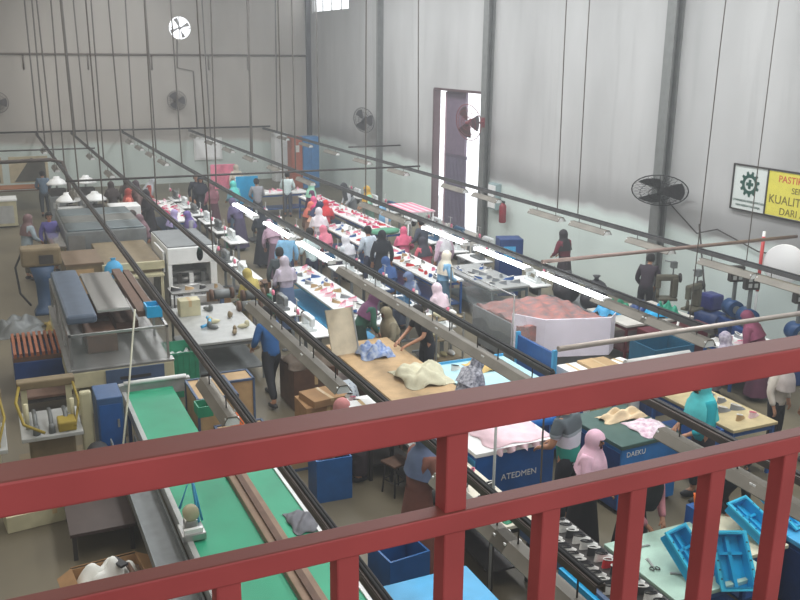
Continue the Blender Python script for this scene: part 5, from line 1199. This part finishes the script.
WHERE = [(8.85, 18.2, 1.25, 6, E_, 'left of the fourth rail bench'), (10.05, 24.3, 1.35, 4, E_, 'left side of the magenta bench'), (5.95, 15.8, 1.3, 3, E_, 'left side of the cluttered centre bench'), (7.2, 16.2, 1.4, 3, W_, 'right side of the cluttered centre bench'), (11.2, 25.6, 1.5, 3, W_, 'right side of the magenta bench'), (4.85, 27.8, 1.4, 3, E_, 'left of the far pink bench')]
q = 0
for (x0, y0, dy, n_, rz, wtxt) in WHERE:
    for k in range(n_):
        x, y, ok = spot(x0, y0+k*dy, .31, .38, 1.0)
        if not ok: continue
        nm, c = NAMES[q % len(NAMES)]; nm2, c2 = NAMES[(q*7+5) % len(NAMES)]; q += 1
        person('person in %s headscarf and %s top, %s' % (nm, nm2, wtxt), x, y, rz+rnd(-.2, .2), ('sit', 'stand', 'bend')[q % 3], cloth(c2), cloth(tuple(int(v*.6) for v in c2)), cloth(c), skirt=True)
# bright coloured sheets and signs among the rows
t = thing('blue_screen', 'bright blue square cloth screen on a stand beside the aqua headscarf', 'screen', *at(247, 192, 1.1), 0)
MB().box(0, 0, .7, .8, .04, .95, bev=.01).obj('cloth', CYAN, t)
for a in (-.4, .4): MB().tube([(a, 0, 0), (a, 0, 1.66)], .02, 6).box(a, 0, 0, .05, .4, .03).obj('post', STEEL, t)
t = thing('pink_screen', 'pink and white cloth screen far back left of the blue screen', 'screen', *at(223, 176, 1.2), 0)
MB().box(0, 0, .7, .95, .04, .95, bev=.01).obj('cloth', PINK, t)
for a in (-.45, .45): MB().tube([(a, 0, 0), (a, 0, 1.66)], .02, 6).obj('post', STEEL, t)
t = thing('notice_board', 'bright white board standing for a lit reflection on the back wall under the third rail', 'board', 9.4, YB-.06, 1.0); MB().box(0, 0, 0, 1.3, .05, 1.0, bev=.01).obj('panel', WHITE, t); MB().box(0, -.03, .1, 1.1, .01, .8).obj('sheet', mat('reflected_white', (.95, .96, .96), .5, 0, 0), t)  # white board put in where a lit reflection glows on the wall
STOOL(6.0, 20.6, 0, 0, 'stool beside the cluttered white bench in the centre')
for k, (px, py) in enumerate(((215, 237), (238, 262), (262, 282), (285, 300), (205, 262), (232, 290), (252, 302))):
    x, y = at(px, py, .4); x, y, ok = spot(x, y, .26, .26); carton('%s carton on the floor in the cluttered middle aisle, %s' % (('green', 'white', 'brown')[k % 3], POSW[k].replace('nearest the railing', 'first in line')), x, y, 0, .42, .42, .4, (GREEN, WHITE, CARTON)[k % 3], rnd(-.3, .3), group='cartons in the middle aisle')
for k, (px, py) in enumerate(((300, 330), (315, 318), (322, 340), (345, 300), (372, 310))):
    x, y = at(px, py, .9); x, y, ok = spot(x, y, .38, .3, 1.3)
    if not ok: continue
    t = thing('lasts_trolley', 'rack trolley of hanging shoe lasts in the centre, %s from the left' % ('first', 'second', 'third', 'fourth', 'fifth')[k], 'trolley', x, y, 0, rnd(-.3, .3), 'rack trolleys in the centre')
    mb = MB()
    for a in (-.3, .3):
        for b in (-.2, .2): mb.box(a, b, 0, .03, .03, 1.2)
    each(mb, 'upright', STEEL, t)
    for z in (.3, .7, 1.1):
        MB().box(0, 0, z, .6, .4, .02).obj('shelf', (LGREY, OLIVE, TAN)[k % 3], t)
        for q in range(3): MB().ball(-.18+q*.18, 0, z+.07, .05, .12, .05, 8).obj('last', (OFFW, CREAM, mat('olive_last', hx(150, 140, 100), .6))[(k+q) % 3], t)
# ================================================================== light
def area(name, x, y, z, sx, sy, e, col=(1, 1, 1), rx=0):
    l = D.lights.new(name, 'AREA'); l.shape = 'RECTANGLE'; l.size = sx; l.size_y = sy; l.energy = e; l.color = col
    o = D.objects.new(name, l); C.objects.link(o); o.location = (x, y, z); o.rotation_euler = (rx, 0, 0)
area('skylight_left', -2, 20, ZC-.1, 1.6, 36, 700, (1, .95, .86))
area('skylight_middle', 5.0, 21, ZC-.1, 1.6, 36, 1550, (.98, .99, 1))
area('skylight_right', 10.5, 18, ZC-.1, 1.6, 32, 1850, (.95, .98, 1))
area('front_fill_light', 3, YF+.1, 7.6, 12, 2.2, 400, (1, .98, .95), PI/2-.25)  # added fill from the camera side to brighten the railing front; no window there
hz = MB().box(3.7, 20, -.5, 26, 60, 12).obj('haze_volume', D.materials.new('haze'))  # even scattering volume around the hall, added to lift the blacks
hm = hz.data.materials[0]; hm.use_nodes = True; nn = hm.node_tree.nodes; nn.remove(nn['Principled BSDF'])
vv = nn.new('ShaderNodeVolumeScatter'); vv.inputs['Color'].default_value = (.93, .97, 1, 1); vv.inputs['Density'].default_value = .0055; vv.inputs['Anisotropy'].default_value = .2
hm.node_tree.links.new(vv.outputs[0], nn['Material Output'].inputs['Volume']); tag(hz, 'thin bluish haze filling the whole factory hall', 'haze', kind='stuff')
w = D.worlds.new('world'); bpy.context.scene.world = w; w.use_nodes = True
w.node_tree.nodes['Background'].inputs[0].default_value = (.93, .96, 1, 1); w.node_tree.nodes['Background'].inputs[1].default_value = 2.2
vs_ = bpy.context.scene.view_settings
vs_.view_transform = 'Standard'; vs_.look = 'None'; vs_.exposure = .08; vs_.gamma = 1; vs_.use_curve_mapping = False
